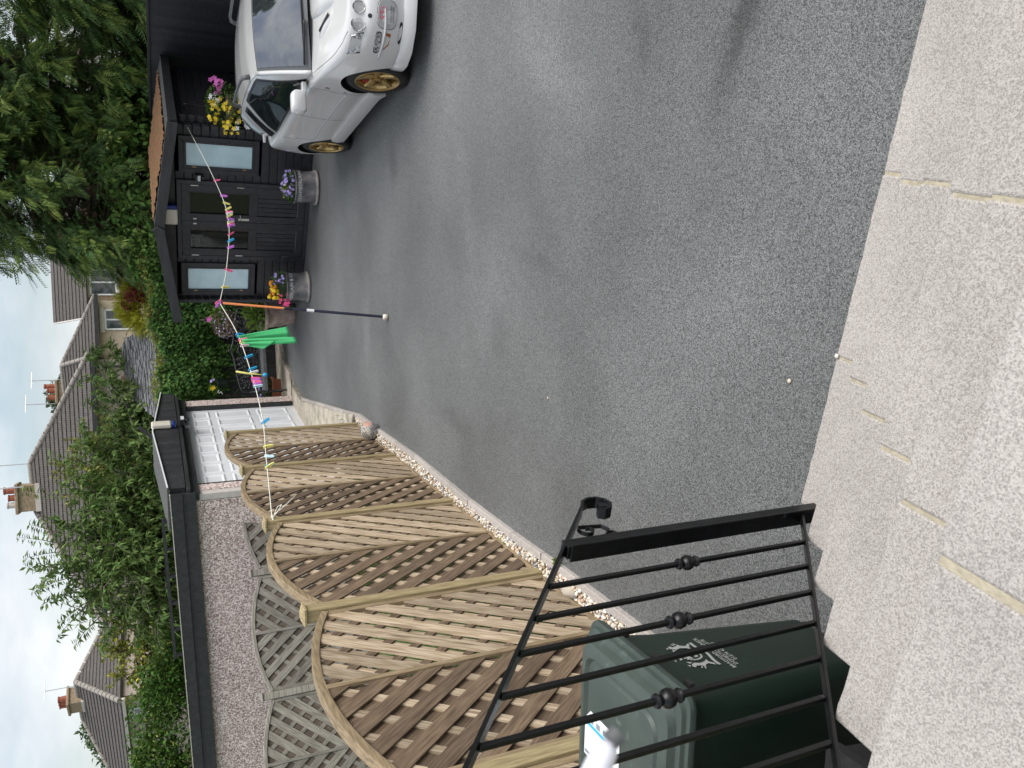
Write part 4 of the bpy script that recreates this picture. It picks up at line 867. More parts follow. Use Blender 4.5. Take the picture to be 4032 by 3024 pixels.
md = MB(); md.tube([(.16*math.cos(2*PI*i/24), .01, .66+.19*math.sin(2*PI*i/24)) for i in range(25)], .012, 6); md.tube([(.11*math.cos(2*PI*i/24), .01, .66+.13*math.sin(2*PI*i/24)) for i in range(25)], .009, 6); md.tube(spi(0, .66, .10, 0, 1.6, 1, .01), .009, 5); md.lathe([(.0, .0), (.02, .0), (.026, .02), (.012, .05), (.0, .055)], 10, (0, .05, btop(0)+.01)); md.build('medallion', 'cast_iron', be, smooth=True)
for i in range(5): MB().box((0, -.44+.10*i, .415), (1.74, .08, .024)).build('seat_slat', 'bench_slat', be, bevel=.006)
MB().box((0, -.495, .40), (1.76, .02, .06)).build('seat_rail', 'bench_slat', be, bevel=.004)
for s in (-1, 1):
    x = s*.88; en_ = MB()
    en_.tube([(x, -.50, 0), (x, -.47, .10), (x, -.42, .22), (x, -.46, .36), (x, -.48, .42)], .02, 7); en_.tube([(x, .10, 0), (x, .06, .12), (x, -.02, .25), (x, .0, .42)], .02, 7)
    en_.tube([(x, -.47, .42), (x, -.50, .52), (x, -.44, .62), (x, -.20, .66), (x, .03, .66)], .018, 7); en_.tube([(x, -.45, .12), (x, -.2, .2), (x, .04, .14)], .012, 6)
    for k in range(6): en_.tube([(x, *q[1:]) for q in [(0, -.22+.1*(k-2)+.05*math.cos(a), .30+.07*(k % 2)+.05*math.sin(a)) for a in np.linspace(0, 6, 13)]], .008, 5)
    for k in range(3): en_.tube([(x, -.35+.13*k+.05*math.cos(a), .54+.05*math.sin(a)) for a in np.linspace(0, 6, 13)], .008, 5)
    en_.build('bench_end', 'cast_iron', be, smooth=True)
# ================================================================ creeper over the black fence
cw = thing('virginia_creeper', 'thick green creeper hanging over the black fence behind bench', 'creeper', (1.2, 17.4, 1.0), 0)
def low(x):                                     # lower edge of the curtain
    return np.interp(x, [-.35, .0, .2, .45, .7, .9, 1.1, 1.35, 1.6, 2.0, 2.4, 3.0], [1.45, 1.35, 1.15, 1.25, 1.10, .95, 1.0, 1.25, 1.05, .75, .55, .5])+.12*np.sin(x*23)+.07*np.sin(x*51)
n_ = 9500; x = nrg.uniform(-.40, 3.1, n_); top = 2.40+.06*np.sin(x*5)+.10*(x > 1.2)*np.minimum(1, (x-1.2)/.5)+.06*np.sin(x*13)
zl = low(x); z = zl+(top-zl)*nrg.random(n_)**.82
yy = 17.33-.05-.22*nrg.random(n_)*np.clip((z-zl)/.5, .25, 1)-.10*np.sin(x*6+z*3)*.5
ps = np.stack([x-1.2, yy-17.4, z-1.0], 1)
leafmesh('foliage', ps, np.tile([0, -.75, -.75], (n_, 1)), nrg.uniform(.05, .105, n_), 'leaf_ivy', cw, IVYQ, IVYQF, up=(0, -.6, .8), jit=.5)
n_ = 1500; x = nrg.uniform(-.40, 3.0, n_); z = 2.42+.06*np.sin(x*5)+.10*(x > 1.2)*np.minimum(1, (x-1.2)/.5)+nrg.normal(0, .05, n_)
ps = np.stack([x-1.2, nrg.uniform(-.32, .15, n_), z-1.0], 1); leafmesh('young_leaves', ps, np.tile([0, -.3, .3], (n_, 1)), nrg.uniform(.035, .07, n_), 'leaf_ivy_young', cw, IVYQ, IVYQF)
pts_ = []
for k in range(9):
    x0_ = rnd.uniform(-.35, .9); L_ = rnd.uniform(.35, .9); zz0 = float(low(x0_))+.2
    for i in range(26): pts_.append((x0_-1.2+.04*math.sin(i*.7)+rnd.uniform(-.03, .03), -.10+rnd.uniform(-.03, .03), zz0-L_*i/26-1.0))
leafmesh('tendrils', np.array(pts_), np.tile([0, -.6, -.8], (len(pts_), 1)), nrg.uniform(.035, .07, len(pts_)), 'leaf_ivy', cw, IVYQ, IVYQF)
st_ = MB()
for k in range(10):
    x0_ = -1.5+.32*k; st_.tube([(x0_, -.08, -.9), (x0_+.05, -.10, .2), (x0_-.04, -.12, .8), (x0_+.03, -.10, 1.38)], .008, 5)
st_.build('stems', 'bark', cw)
# ================================================================ washing line, pegs, prop, cloth
def hermite(p, k=14):
    p = np.array(p); d = np.gradient(p, axis=0); out = []
    for i in range(len(p)-1):
        for j in range(k):
            u = j/k; out.append((2*u**3-3*u*u+1)*p[i]+(u**3-2*u*u+u)*d[i]+(-2*u**3+3*u*u)*p[i+1]+(u**3-u*u)*d[i+1])
    out.append(p[-1]); return out
seg1 = [(4.07, 12.3, 1.88), (2.98, 11.08, 1.63), (2.27, 10.28, 1.545), (1.54, 9.46, 1.66), (1.04, 8.9, 1.80)]
seg2 = [(1.04, 8.9, 1.80), (.65, 8.5, 1.665), (.13, 7.95, 1.59), (-.25, 7.55, 1.575), (-.53, 7.25, 1.60), (-1.04, 6.72, 1.64)]
wl = thing('washing_line', 'thin white washing line from summerhouse corner to fence post', 'washing line', (1.04, 8.9, 0))
off = np.array([1.04, 8.9, 0])
MB().tube([q-off for q in hermite(seg1)]+[q-off for q in hermite(seg2)][1:], .0042, 6).build('cord', 'line_cord', wl, smooth=True)
kx_, ky_ = -1.05-1.04, 6.74-8.9
MB().tube([(kx_+.055*math.cos(a), ky_+.055*math.sin(a), 1.632+.004*a/6) for a in np.linspace(0, 12.6, 40)], .0045, 6).build('knot_turns', 'line_cord', wl, smooth=True)
MB().tube([(kx_+.04, ky_-.04, 1.64), (kx_+.09, ky_-.07, 1.60), (kx_+.14, ky_-.04, 1.56), (kx_+.12, ky_+.02, 1.585), (kx_+.06, ky_, 1.62), (kx_+.12, ky_-.05, 1.55), (kx_+.17, ky_+.01, 1.47), (kx_+.20, ky_+.06, 1.42)], .004, 6).build('bow', 'line_cord', wl, smooth=True)
MB().tube([(4.07-1.04, 12.3-8.9, 1.88), (4.11-1.04, 12.33-8.9, 1.885), (4.13-1.04, 12.37-8.9, 1.87)], .006, 6).build('hook', 'steel', wl)
JAW = MB().prism([(-.004, .012), (.006, .014), (.009, -.004), (.006, -.05), (.003, -.058), (-.002, -.056), (-.004, -.03)], (1, 0, 0), (0, 0, 1), (0, 1, 0), (0, -.0055, 0), .011).mesh('jaw')
SPR = MB().tube([(0, -.008, -.004), (0, .008, -.004)], .0055, 8).mesh('spring')
cols = 'p_pink p_purple p_yellow p_yellow p_pink p_white p_yellow p_purple p_white p_yellow p_white p_pink p_purple p_pink p_blue p_purple p_pink p_yellow p_pink p_purple p_blue p_blue p_pink p_yellow p_palepink p_blue p_blue p_white p_pink p_purple p_pink p_purple p_paleblue p_blue p_yellow p_paleblue p_blue p_yellow'.split()
ppos = [(2.934, 11.028, 1.621), (2.66, 10.72, 1.573), (2.535, 10.578, 1.556), (2.417, 10.446, 1.547), (2.371, 10.394, 1.545), (2.337, 10.355, 1.545), (2.295, 10.308, 1.545), (2.259, 10.268, 1.545), (2.208, 10.21, 1.548), (2.19, 10.19, 1.549), (2.163, 10.16, 1.551), (2.148, 10.143, 1.552), (2.133, 10.126, 1.554), (2.002, 9.979, 1.57), (1.895, 9.858, 1.588), (1.797, 9.748, 1.606), (1.482, 9.395, 1.673), (1.243, 9.128, 1.738), (1.065, 8.928, 1.793), (1.035, 8.895, 1.798),
        (.666, 8.516, 1.669), (.637, 8.487, 1.662), (.601, 8.449, 1.655), (.57, 8.416, 1.648), (.537, 8.382, 1.643), (.408, 8.245, 1.623), (.278, 8.106, 1.606), (.244, 8.071, 1.602), (.187, 8.01, 1.596), (.172, 7.994, 1.594), (.157, 7.978, 1.593), (.128, 7.95, 1.59), (.105, 7.925, 1.588), (-.244, 7.556, 1.575), (-.456, 7.328, 1.593), (-.534, 7.246, 1.6), (-.616, 7.16, 1.607), (-.628, 7.147, 1.608)]
where = ['pink peg nearest the summerhouse corner on the line', 'purple peg alone, second from the summerhouse end', 'yellow peg upper of two side by side near the doors', 'yellow peg lower of two side by side before the doors', 'pink peg at the start of the mixed bunch', 'white peg in the mixed bunch before the doors', 'yellow peg in the middle of the mixed bunch', 'purple peg in the middle of the mixed bunch', 'white peg towards the end of the mixed bunch', 'yellow peg ending the mixed bunch', 'white peg in the tight block of four', 'pink peg in the tight block by the door handle', 'purple peg ending the tight block', 'pink peg just past the tight block', 'blue peg alone over the left door pane', 'purple peg just left of the lone blue one', 'pink peg over the left window', 'yellow peg over the left edge of summerhouse window', 'pink peg right at the top of prop pole', 'purple peg right at the top of prop pole',
         'blue peg holding the outer corner of the green cloth', 'blue peg second along the green cloth', 'pink peg in the middle of the green cloth', 'yellow peg on the green cloth', 'pale pink peg ending the green cloth', 'blue peg alone above the bench back', 'blue peg touching the yellow brush', 'white peg clipping the yellow brush to the line', 'pink peg first of the fan left of brush', 'purple peg second of the fan left of brush', 'hot pink peg third of the fan left of brush', 'purple peg beside the pale blue one', 'pale blue peg ending the fan by garage pier', 'blue peg alone before the garage door', 'pale yellow peg alone over the far lattice panel', 'pale blue peg alone over the far lattice panel', 'blue peg crossing a yellow one near the lattice', 'yellow peg crossing a blue one near the lattice']
for i, (p_, c_) in enumerate(zip(ppos, cols)):
    k = thing('clothes_peg', where[i], 'peg', p_, rnd.uniform(-.7, .5), 'pegs on the washing line')
    k.rotation_euler = (rnd.uniform(-.35, .35), rnd.uniform(-.5, .5)+(.0 if i not in (18, 19, 20, 21, 28) else 2.6 if i in (18, 19) else .7), k.rotation_euler[2]); k.scale = (1.25, 1.25, 1.25)
    for s in (-1, 1):
        me = JAW if s == 1 else JAW
        o = bpy.data.objects.new('jaw', me.copy() if False else me); C.objects.link(o); o.parent = k; o.rotation_euler = (0, -s*rnd.uniform(.18, .30), 0 if s == 1 else PI); o.location = (.002*s, 0, 0)
        if not me.materials: me.materials.append(MATS[c_])
        o.material_slots[0].link = 'OBJECT'; o.material_slots[0].material = MATS[c_]
    o = bpy.data.objects.new('spring', SPR); C.objects.link(o); o.parent = k
    if not SPR.materials: SPR.materials.append(MATS['steel'])
pb, pt = Vector((.846, 8.686, 0)), Vector((1.04, 8.895, 1.80)); L_ = (pt-pb).length; pd = (pt-pb).normalized()
po = thing('line_prop', 'orange and navy telescopic prop pole holding up the washing line', 'prop pole', tuple(pb))
MB().tube([pd*.04, pd*1.13], .016, 12).build('lower_tube', 'pole_blue', po, smooth=True, angle=40); MB().tube([pd*1.13, pd*(L_-.03)], .0125, 12).build('upper_tube', 'pole_orange', po, smooth=True, angle=40)
MB().tube([pd*1.07, pd*1.09, pd*1.12, pd*1.14, pd*1.16], [.02, .024, .02, .025, .02], 12).build('clamp_collar', 'car_trim', po, smooth=True); MB().tube([pd*.83, pd*.91], .0168, 12).build('paper_label', 'paper', po, smooth=True, angle=40)
MB().lathe([(.015, 0), (.032, .008), (.036, .03), (.03, .055), (.018, .062)], 14).build('foot_cap', 'cream', po, smooth=True)
MB().tube([pd*(L_-.04), pd*(L_-.005), pd*(L_)+Vector((.02, 0, .02))], .009, 8).build('hook', 'pole_blue', po, smooth=True); MB().tube([pd*(L_-.01), pd*(L_-.01)+Vector((-.022, 0, .03))], .008, 8).build('hook_prong', 'pole_blue', po, smooth=True)
# cloth: two folded flaps pegged at their upper corners
def cloth(name, quadpts, m, parent, amp=.012, y=0, thick=.004):
    a, b_, c, d = [np.array(q) for q in quadpts]; N_ = 16; V_ = []
    for i in range(N_+1):
        for j in range(N_+1):
            u, v_ = i/N_, j/N_; p_ = (a*(1-u)+b_*u)*(1-v_)+(d*(1-u)+c*u)*v_; V_.append(p_+np.array([0, amp*math.sin(u*5+v_*2)+.35*amp*math.sin(u*11+y), 0]))
    q = MB(); q.add(V_, [(i*(N_+1)+j, (i+1)*(N_+1)+j, (i+1)*(N_+1)+j+1, i*(N_+1)+j+1) for i in range(N_) for j in range(N_)])
    o = q.build(name, m, parent, smooth=True, fix=False); s = o.modifiers.new('thick', 'SOLIDIFY'); s.thickness = thick; return o
cl = thing('green_cloth', 'bright green microfibre cloth pegged on the washing line', 'cloth', (.60, 8.45, 1.65)); co = np.array([.60, 8.45, 1.65])
cloth('flap', [np.array(q)-co for q in [(.595, 8.46, 1.66), (.645, 8.48, 1.668), (.735, 8.50, 1.165), (.615, 8.46, 1.145)]], 'cloth_green', cl)
cloth('flap', [np.array(q)-co for q in [(.535, 8.40, 1.60), (.605, 8.43, 1.645), (.618, 8.41, 1.11), (.552, 8.37, 1.09)]], 'cloth_green', cl, y=2)
cloth('flap', [np.array(q)-co for q in [(.537, 8.385, 1.62), (.57, 8.40, 1.635), (.585, 8.39, 1.30), (.497, 8.37, 1.43)]], 'cloth_green', cl, y=4)
br = thing('washing_brush', 'yellow handled dish brush with blue head pegged to the line', 'brush', (.236, 8.05, 1.60)); bo = np.array([.236, 8.05, 1.60])
MB().tube([np.array(q)-bo for q in [(.265, 8.06, 1.745), (.262, 8.06, 1.74), (.240, 8.055, 1.64), (.228, 8.05, 1.56), (.221, 8.05, 1.50)]], [.006, .010, .009, .006, .006], 8).build('stick', 'p_yellow', br, smooth=True)
MB().lathe([(.004, -.03), (.016, -.024), (.02, -.005), (.012, .012), (.005, .016)], 12, (-.017, 0, -.12)).build('head', 'p_blue', br, smooth=True)
# ================================================================ mosaic ball
mb_ = thing('mosaic_ball', 'mosaic covered garden ball at the end of the gravel strip', 'garden ball', (-.485, 9.36, .0), .4)
s_ico = bmesh.new(); bmesh.ops.create_icosphere(s_ico, subdivisions=4, radius=.112); me = bpy.data.meshes.new('core'); s_ico.to_mesh(me); s_ico.free()
link('core', me, 'ball_base', mb_, smooth=True).location = (0, 0, .112)
tl_ = {k: MB() for k in ('t_navy', 't_sky', 't_coral', 't_cream', 't_black')}
for i in range(230):
    zz = 1-2*(i+.5)/230; th = i*2.39996; r_ = math.sqrt(1-zz*zz); nn = Vector((r_*math.cos(th), r_*math.sin(th), zz)); u = nn.orthogonal().normalized(); q = nn.cross(u); a = rnd.uniform(0, 6)
    u, q = u*math.cos(a)+q*math.sin(a), q*math.cos(a)-u*math.sin(a); s1_, s2_ = rnd.uniform(.006, .011), rnd.uniform(.005, .008)
    kk = math.sin(nn.x*5+1)+math.sin(nn.y*6)+math.sin(nn.z*5+2)
    key = 't_coral' if nn.dot(Vector((.55, -.75, .35))) > .90 else ('t_navy' if kk > .8 else 't_sky' if kk > .2 else 't_cream' if kk > -.7 else 't_black')
    c = Vector((0, 0, .112))+nn*.1125; tl_[key].prism([(-s1_, -s2_), (s1_, -s2_*.8), (s1_*.9, s2_), (-s1_*.8, s2_)], u, q, nn, c, .0025)
for k, q in tl_.items(): tag(q.build('mosaic_tiles', k, mb_), kind='stuff')
# ================================================================ white estate car
from mathutils.bvhtree import BVHTree
car = thing('parked_car', 'white four door estate car with gold wheels parked on tarmac', 'car', (4.003, 8.7495, 0), -1.61203)
# local x forward, y left, z up
PER = [(2.04, 0), (2.032, -.30), (2.0, -.55), (1.915, -.69), (1.77, -.785), (1.55, -.822), (1.26, -.832), (.95, -.812), (.5, -.796), (0, -.796), (-.5, -.798), (-.95, -.81), (-1.26, -.825), (-1.6, -.806), (-1.9, -.76), (-2.08, -.62), (-2.15, -.35), (-2.17, 0)]
ZS = [.735, .735, .738, .748, .77, .81, .862, .893, .908, .912, .916, .922, .93, .935, .935, .93, .93, .93]
LEV = [(None, 0, 0), (-.055, .03, .022), (.625, .052, .035), (.595, .056, .085), (.50, .062, .105), (.38, .05, .105), (.285, .036, .085), (.235, .03, .10), (.175, .012, .115), (.17, -.12, -.1)]
def outline(lv):
    zl, so_, fo_ = lv; out = []
    for i, (x, y) in enumerate(PER):
        p0 = Vector(PER[max(i-1, 0)]); p1 = Vector(PER[min(i+1, len(PER)-1)])
        if i == 0: d = Vector((0, -1))
        elif i == len(PER)-1: d = Vector((0, 1))
        else: d = (p1-p0).normalized()
        nx, ny = -(-d.y), -(d.x) if False else 0
        n2 = Vector((-d.y, d.x))
        if n2.dot(Vector((x, y))) < 0: n2 = -n2
        z = ZS[i] if zl is None else (ZS[i]+zl if zl < 0 else zl)
        bl = 0
        if 0 < (zl or 0) < .7: bl = .022*(math.exp(-((x-1.26)/.34)**2)+math.exp(-((x+1.26)/.34)**2))*(1 if .3 < zl else .3)
        fo2 = fo_ if x > 0 else fo_*.45
        out.append((x+n2.x*fo2, y+n2.y*so_-(bl if abs(y) > .6 else 0), z))
    return out
rings = [outline(l) for l in LEV]
N_ = len(PER)
full = lambda r: r+[(x, -y, z) for x, y, z in r[1:-1][::-1]]
bq = MB(); M_ = 2*N_-2
bq.v = [p for r in rings for p in full(r)]
for k in range(len(rings)-1):
    for j in range(M_): bq.f.append((k*M_+j, k*M_+(j+1) % M_, (k+1)*M_+(j+1) % M_, (k+1)*M_+j))
base_ = len(bq.v); FR = (.14, .45, .8)                                 # deck: points across between right and mirrored left shoulder
def deck(i):
    x, y, z = rings[0][i]; cr_h = .035 if x > -1 else .02; out = []
    for f in FR: out.append((x, y*(1-f), z+cr_h*(1-(1-f)**2)+.012*(f < .2)))
    out.append((x, 0, z+cr_h)); out += [(x, -y*(1-f), z+cr_h*(1-(1-f)**2)+.012*(f < .2)) for f in FR[::-1]]; return out
idx = {}
for i in range(1, N_-1):
    row_ = [i]+[len(bq.v)+k for k in range(7)]+[(M_-i)]; bq.v += deck(i); idx[i] = row_
for i in range(1, N_-2):
    a, b_ = idx[i], idx[i+1]
    for k in range(8): bq.f.append((a[k], a[k+1], b_[k+1], b_[k]))
a = idx[1]; bq.f.append(tuple([0]+a)[::-1]); a = idx[N_-2]; bq.f.append(tuple([N_-1]+a[::-1])[::-1])
kb = (len(rings)-1)*M_; bq.f.append(tuple(kb+j for j in range(M_)))
body = bq.build('body', 'car_white', None, smooth=True)
sm = body.modifiers.new('sub', 'SUBSURF'); sm.levels = 2; sm.render_levels = 2
cutters = []
for x in (1.265, -1.265):
    for s in (-1, 1):
        ct = MB().tube([(x, s*.55, .315), (x, s*1.1, .315)], .362, 40).build('cutter', 'car_trim', None); cutters.append(ct)
        bo_ = body.modifiers.new('arch', 'BOOLEAN'); bo_.operation = 'DIFFERENCE'; bo_.object = ct; bo_.solver = 'EXACT'; bo_.material_mode = 'TRANSFER'
dgr = bpy.context.evaluated_depsgraph_get(); dgr.update()
bmesh_eval = bpy.data.meshes.new_from_object(body.evaluated_get(dgr), depsgraph=dgr)
for c_ in cutters: bpy.data.objects.remove(c_)
bpy.data.objects.remove(body)
body = bpy.data.objects.new('body', bmesh_eval); C.objects.link(body); body.parent = car
bmesh_eval.polygons.foreach_set('use_smooth', [True]*len(bmesh_eval.polygons)); bmesh_eval.set_sharp_from_angle(angle=math.radians(38))
tree = BVHTree.FromPolygons([q.co.copy() for q in bmesh_eval.vertices], [tuple(p.vertices) for p in bmesh_eval.polygons])
def hit(o_, d_):
    r_ = tree.ray_cast(Vector(o_), Vector(d_)); return (r_[0], r_[1]) if r_[0] else (None, None)
def on_side(x, z, s=-1): return hit((x, s*2, z), (0, -s, 0))
def on_front(y, z): return hit((4, y, z), (-1, 0, 0))
def on_top(x, y): return hit((x, y, 1.3), (0, 0, -1))
def seam(pts, kind, r_, name, m, s=-1):
    P_ = []
    for a_, b_ in pts:
        q, n_ = on_side(a_, b_, s) if kind == 'side' else on_top(a_, b_) if kind == 'top' else on_front(a_, b_)
        if q is not None: P_.append(q-n_*r_*.35)
    if len(P_) > 1: MB().tube(P_, r_, 6).build(name, m, car, smooth=True)
dense = lambda p, k=12: [tuple(np.array(p[i])*(1-j/k)+np.array(p[i+1])*j/k) for i in range(len(p)-1) for j in range(k)]+[p[-1]]
for s in (-1, 1):
    seam(dense([(.80, .86), (.83, .72), (.85, .55), (.85, .32)]), 'side', .0028, 'door_seam', 'car_trim', s); seam(dense([(-.15, .88), (-.13, .6), (-.13, .32)]), 'side', .0028, 'door_seam', 'car_trim', s)
    seam(dense([(-1.05, .90), (-1.0, .76), (-.93, .66), (-.90, .55)]), 'side', .0028, 'door_seam', 'car_trim', s)
    seam(dense([(.80, .53), (-.85, .545)], 40), 'side', .010, 'side_moulding', 'car_white', s); seam(dense([(1.52, s*.775), (1.62, s*.765), (1.78, s*.73), (1.90, s*.67)]), 'top', .003, 'bonnet_seam', 'car_trim'); seam(dense([(1.02, s*.755), (1.3, s*.775), (1.52, s*.775)]), 'top', .003, 'bonnet_seam', 'car_trim')
    for x, z in ((-.05, .765), (-.95, .785)):
        q, n_ = on_side(x, z, s)
        h_ = MB().lathe([(.0, -.004), (.032, -.003), (.034, .004), (.026, .006), (.0, .0035)], 16, (0, 0, 0), 1.35, .75).build('door_handle', 'car_white', car, smooth=True); h_.location = q; h_.rotation_euler = n_.to_track_quat('Z', 'X').to_euler()
        MB().bar((-.045, 0, .008), (.045, 0, .008), .016, .012, up=(0, 1, 0)).build('grip', 'car_white', h_, bevel=.004)
    q, n_ = on_side(.92, .745, s); mk = MB().box((0, 0, .004), (.05, .036, .012)).build('side_marker', 'lamp_inner', car, bevel=.006); mk.location = q; mk.rotation_euler = n_.to_track_quat('Z', 'X').to_euler()
    q, n_ = on_side(.90, .56, s); mk = MB().lathe([(0, 0), (.014, .0), (.012, .002), (0, .003)], 12, (0, 0, 0), 1.5, .8).build('badge', 'car_grey', car, smooth=True); mk.location = q; mk.rotation_euler = n_.to_track_quat('Z', 'X').to_euler()
    # sill skirt
    sk = MB(); V_ = []; xs = np.linspace(.97, -.93, 20)
    for x in xs:
        e = .02*math.exp(-((x-.97)/.12)**2); V_ += [(x, s*.83, .33), (x, s*.875, .315), (x, s*(.885+e), .25), (x, s*(.87+e), .165-e), (x, s*.80, .16)]
    sk.add(V_, [(i*5+j, i*5+j+1, i*5+6+j, i*5+5+j) for i in range(19) for j in range(4)]+[(0, 1, 2, 3, 4), tuple(95+j for j in range(5))]); sk.build('side_skirt', 'car_white', car, smooth=True, angle=50)
# front splitter
sp = MB(); V_ = []; LP = [(1.58, .845), (1.66, .86), (1.76, .862), (1.92, .80), (2.06, .64), (2.14, .40), (2.165, .15), (2.168, 0)]; LP = LP+[(x, -y) for x, y in LP[:-1][::-1]]
for x, y in LP: V_ += [(x-.02, y*.985, .275), (x+.012*(x > 1.7), y*1.005, .24), (x+.02*(x > 1.7), y*1.01, .165), (x-.08, y*.93, .165)]
n_ = len(LP); sp.add(V_, [(i*4+j, i*4+(j+1) % 4, i*4+4+(j+1) % 4, i*4+4+j) for i in range(n_-1) for j in range(4)]+[(0, 1, 2, 3), tuple((n_-1)*4+j for j in range(4))]); sp.build('front_splitter', 'car_white', car, smooth=True, angle=45)
# lamps and covers on the nose
def nose_plate(poly, y0, z0, m, name, lift, parent=None, th=.012, bevel=.004):
    V_ = []; 
    for dy, dz in poly:
        q, n__ = on_front(y0+dy, z0+dz)
        if q is None: q, n__ = Vector((2.0, y0+dy, z0+dz)), Vector((1, 0, 0))
        V_.append(q+n__*lift)
    c_ = sum(V_, Vector())/len(V_); qc, nc = on_front(y0, z0); nc = nc or Vector((1, 0, 0)); k = len(V_)
    q_ = MB(); q_.add(V_+[v_-nc*th for v_ in V_], [tuple(range(k))]+[tuple(range(k, 2*k))[::-1]]+[(i, k+i, k+(i+1) % k, (i+1) % k) for i in range(k)]); return q_.build(name, m, parent or car, bevel=bevel)
def ell(rx, rz, n_=20, p=2.0): return [(rx*abs(math.cos(a))**(2/p)*(1 if math.cos(a) > 0 else -1), rz*abs(math.sin(a))**(2/p)*(1 if math.sin(a) > 0 else -1)) for a in [2*PI*i/n_ for i in range(n_)]]
for s in (-1, 1):
    for y, r_ in ((.625, .060), (.492, .052)):
        q, nn = on_front(s*y, .672); nn = Vector((.93, s*.16, .32)).normalized(); q = q+nn*.004
        lp = MB().lathe([(r_*1.0, -.03), (r_*1.10, .0), (r_*1.06, .008), (r_*.96, .002), (r_*.90, -.012), (r_*.6, -.03), (.012, -.042)], 24).build('headlamp', 'lamp_inner', car, smooth=True, angle=50); lp.location = q; lp.rotation_euler = nn.to_track_quat('Z', 'X').to_euler()
        MB().lathe([(.0, -.045), (.016, -.036), (.018, -.015), (.0, -.008)], 12).build('bulb', 'lamp_inner', lp, smooth=True)
        MB().lathe([(r_*.97, .0), (r_*.8, .010), (r_*.4, .016), (.001, .018)], 24).build('lens', 'lamp_glass', lp, smooth=True)
    o_ = nose_plate([(s*.065, -.052), (s*.06, .058), (-s*.05, .056), (-s*.062, -.055)], s*.748, .672, 'car_trim', 'corner_lamp', .003); 
    q, nn = on_front(s*.748, .672)
    i_ = nose_plate([(s*.058, -.046), (s*.054, .05), (-s*.044, .048), (-s*.056, -.049)], s*.748, .672, 'lamp_inner', 'reflector', .006, o_); nose_plate([(s*.058, -.046), (s*.054, .05), (-s*.044, .048), (-s*.056, -.049)], s*.748, .672, 'lamp_glass', 'lens', .012, o_, .003, 0)
    fc = nose_plate(ell(.115, .092, 28, 3.4), s*.545, .43, 'car_trim', 'fog_cover_gap', .001, bevel=0); pc = nose_plate(ell(.110, .087, 28, 3.4), s*.545, .43, 'plate_grey', 'fog_cover', .007)
    q, nn = on_front(s*.545, .43); fz_ = Vector((0, 0, 1)); fy_ = fz_.cross(nn).normalized(); fz_ = nn.cross(fy_)
    for tx, sz, dz, m_ in (('STi', .085, .012, 'sti_pink'), ('', .014, -.03, 'car_trim'), ):
        if tx:
            me = text_mesh(tx, sz, .0006); lo = link('lettering', me, m_, pc); Mx = Matrix((fy_, fz_, nn)).transposed().to_4x4(); Mx.translation = q+nn*.0085+fz_*dz; lo.matrix_local = Mx
    for k in range(2):
        me = text_mesh(('SUBARU TECNICA', 'INTERNATIONAL')[k], .0175, .0006); lo = link('lettering', me, 'car_trim', pc); Mx = Matrix((fy_, fz_, nn)).transposed().to_4x4(); Mx.translation = q+nn*.0085-fz_*(.038+.021*k); lo.matrix_local = Mx
    f_ = nose_plate(ell(.066, .030, 20, 4), s*.745, .49, 'car_trim', 'side_lamp', .002); nose_plate(ell(.058, .023, 20, 4), s*.745, .49, 'lamp_inner', 'reflector', .005, f_); nose_plate(ell(.058, .023, 20, 4), s*.745, .49, 'lamp_glass', 'lens', .010, f_, .003, 0)
    am = nose_plate([(s*.055, .022), (s*.02, -.022), (-s*.05, -.026), (-s*.052, .022)], s*.735, .405, 'lamp_amber', 'indicator', .004)
    q, nn = on_front(s*.57, .582); d_ = MB().lathe([(0, 0), (.02, .0), (.018, .003), (0, .004)], 14).build('tow_cap', 'car_trim', car); d_.location = q; d_.rotation_euler = nn.to_track_quat('Z', 'X').to_euler()
    rbp = []
    for k in range(15):
        y = s*(.50+.34*k/14); q, nn = on_front(y, .455-.015*math.sin(k/14*PI)+(.0)); rbp.append(q+nn*(.010)) if q is not None else 0
    MB().tube(rbp, [.003+.009*math.sin(PI*i/(len(rbp)-1))**.5 for i in range(len(rbp))], 8).build('bumper_rib', 'car_white', car, smooth=True)
    sl = nose_plate(ell(.075, .016, 16, 3), s*.66, .292, 'car_trim', 'air_slot', .004, bevel=0)
# grille and number plate hidden beyond the frame but part of the nose
nose_plate([(-.34, -.045), (.34, -.045), (.36, .04), (-.36, .04)], 0, .672, 'car_trim', 'grille', .004); nose_plate([(-.34, -.09), (.34, -.09), (.38, .06), (-.38, .06)], 0, .42, 'car_trim', 'air_intake', .003); nose_plate([(-.26, -.055), (.26, -.055), (.26, .055), (-.26, .055)], 0, .47, 'paper', 'number_plate', .02)
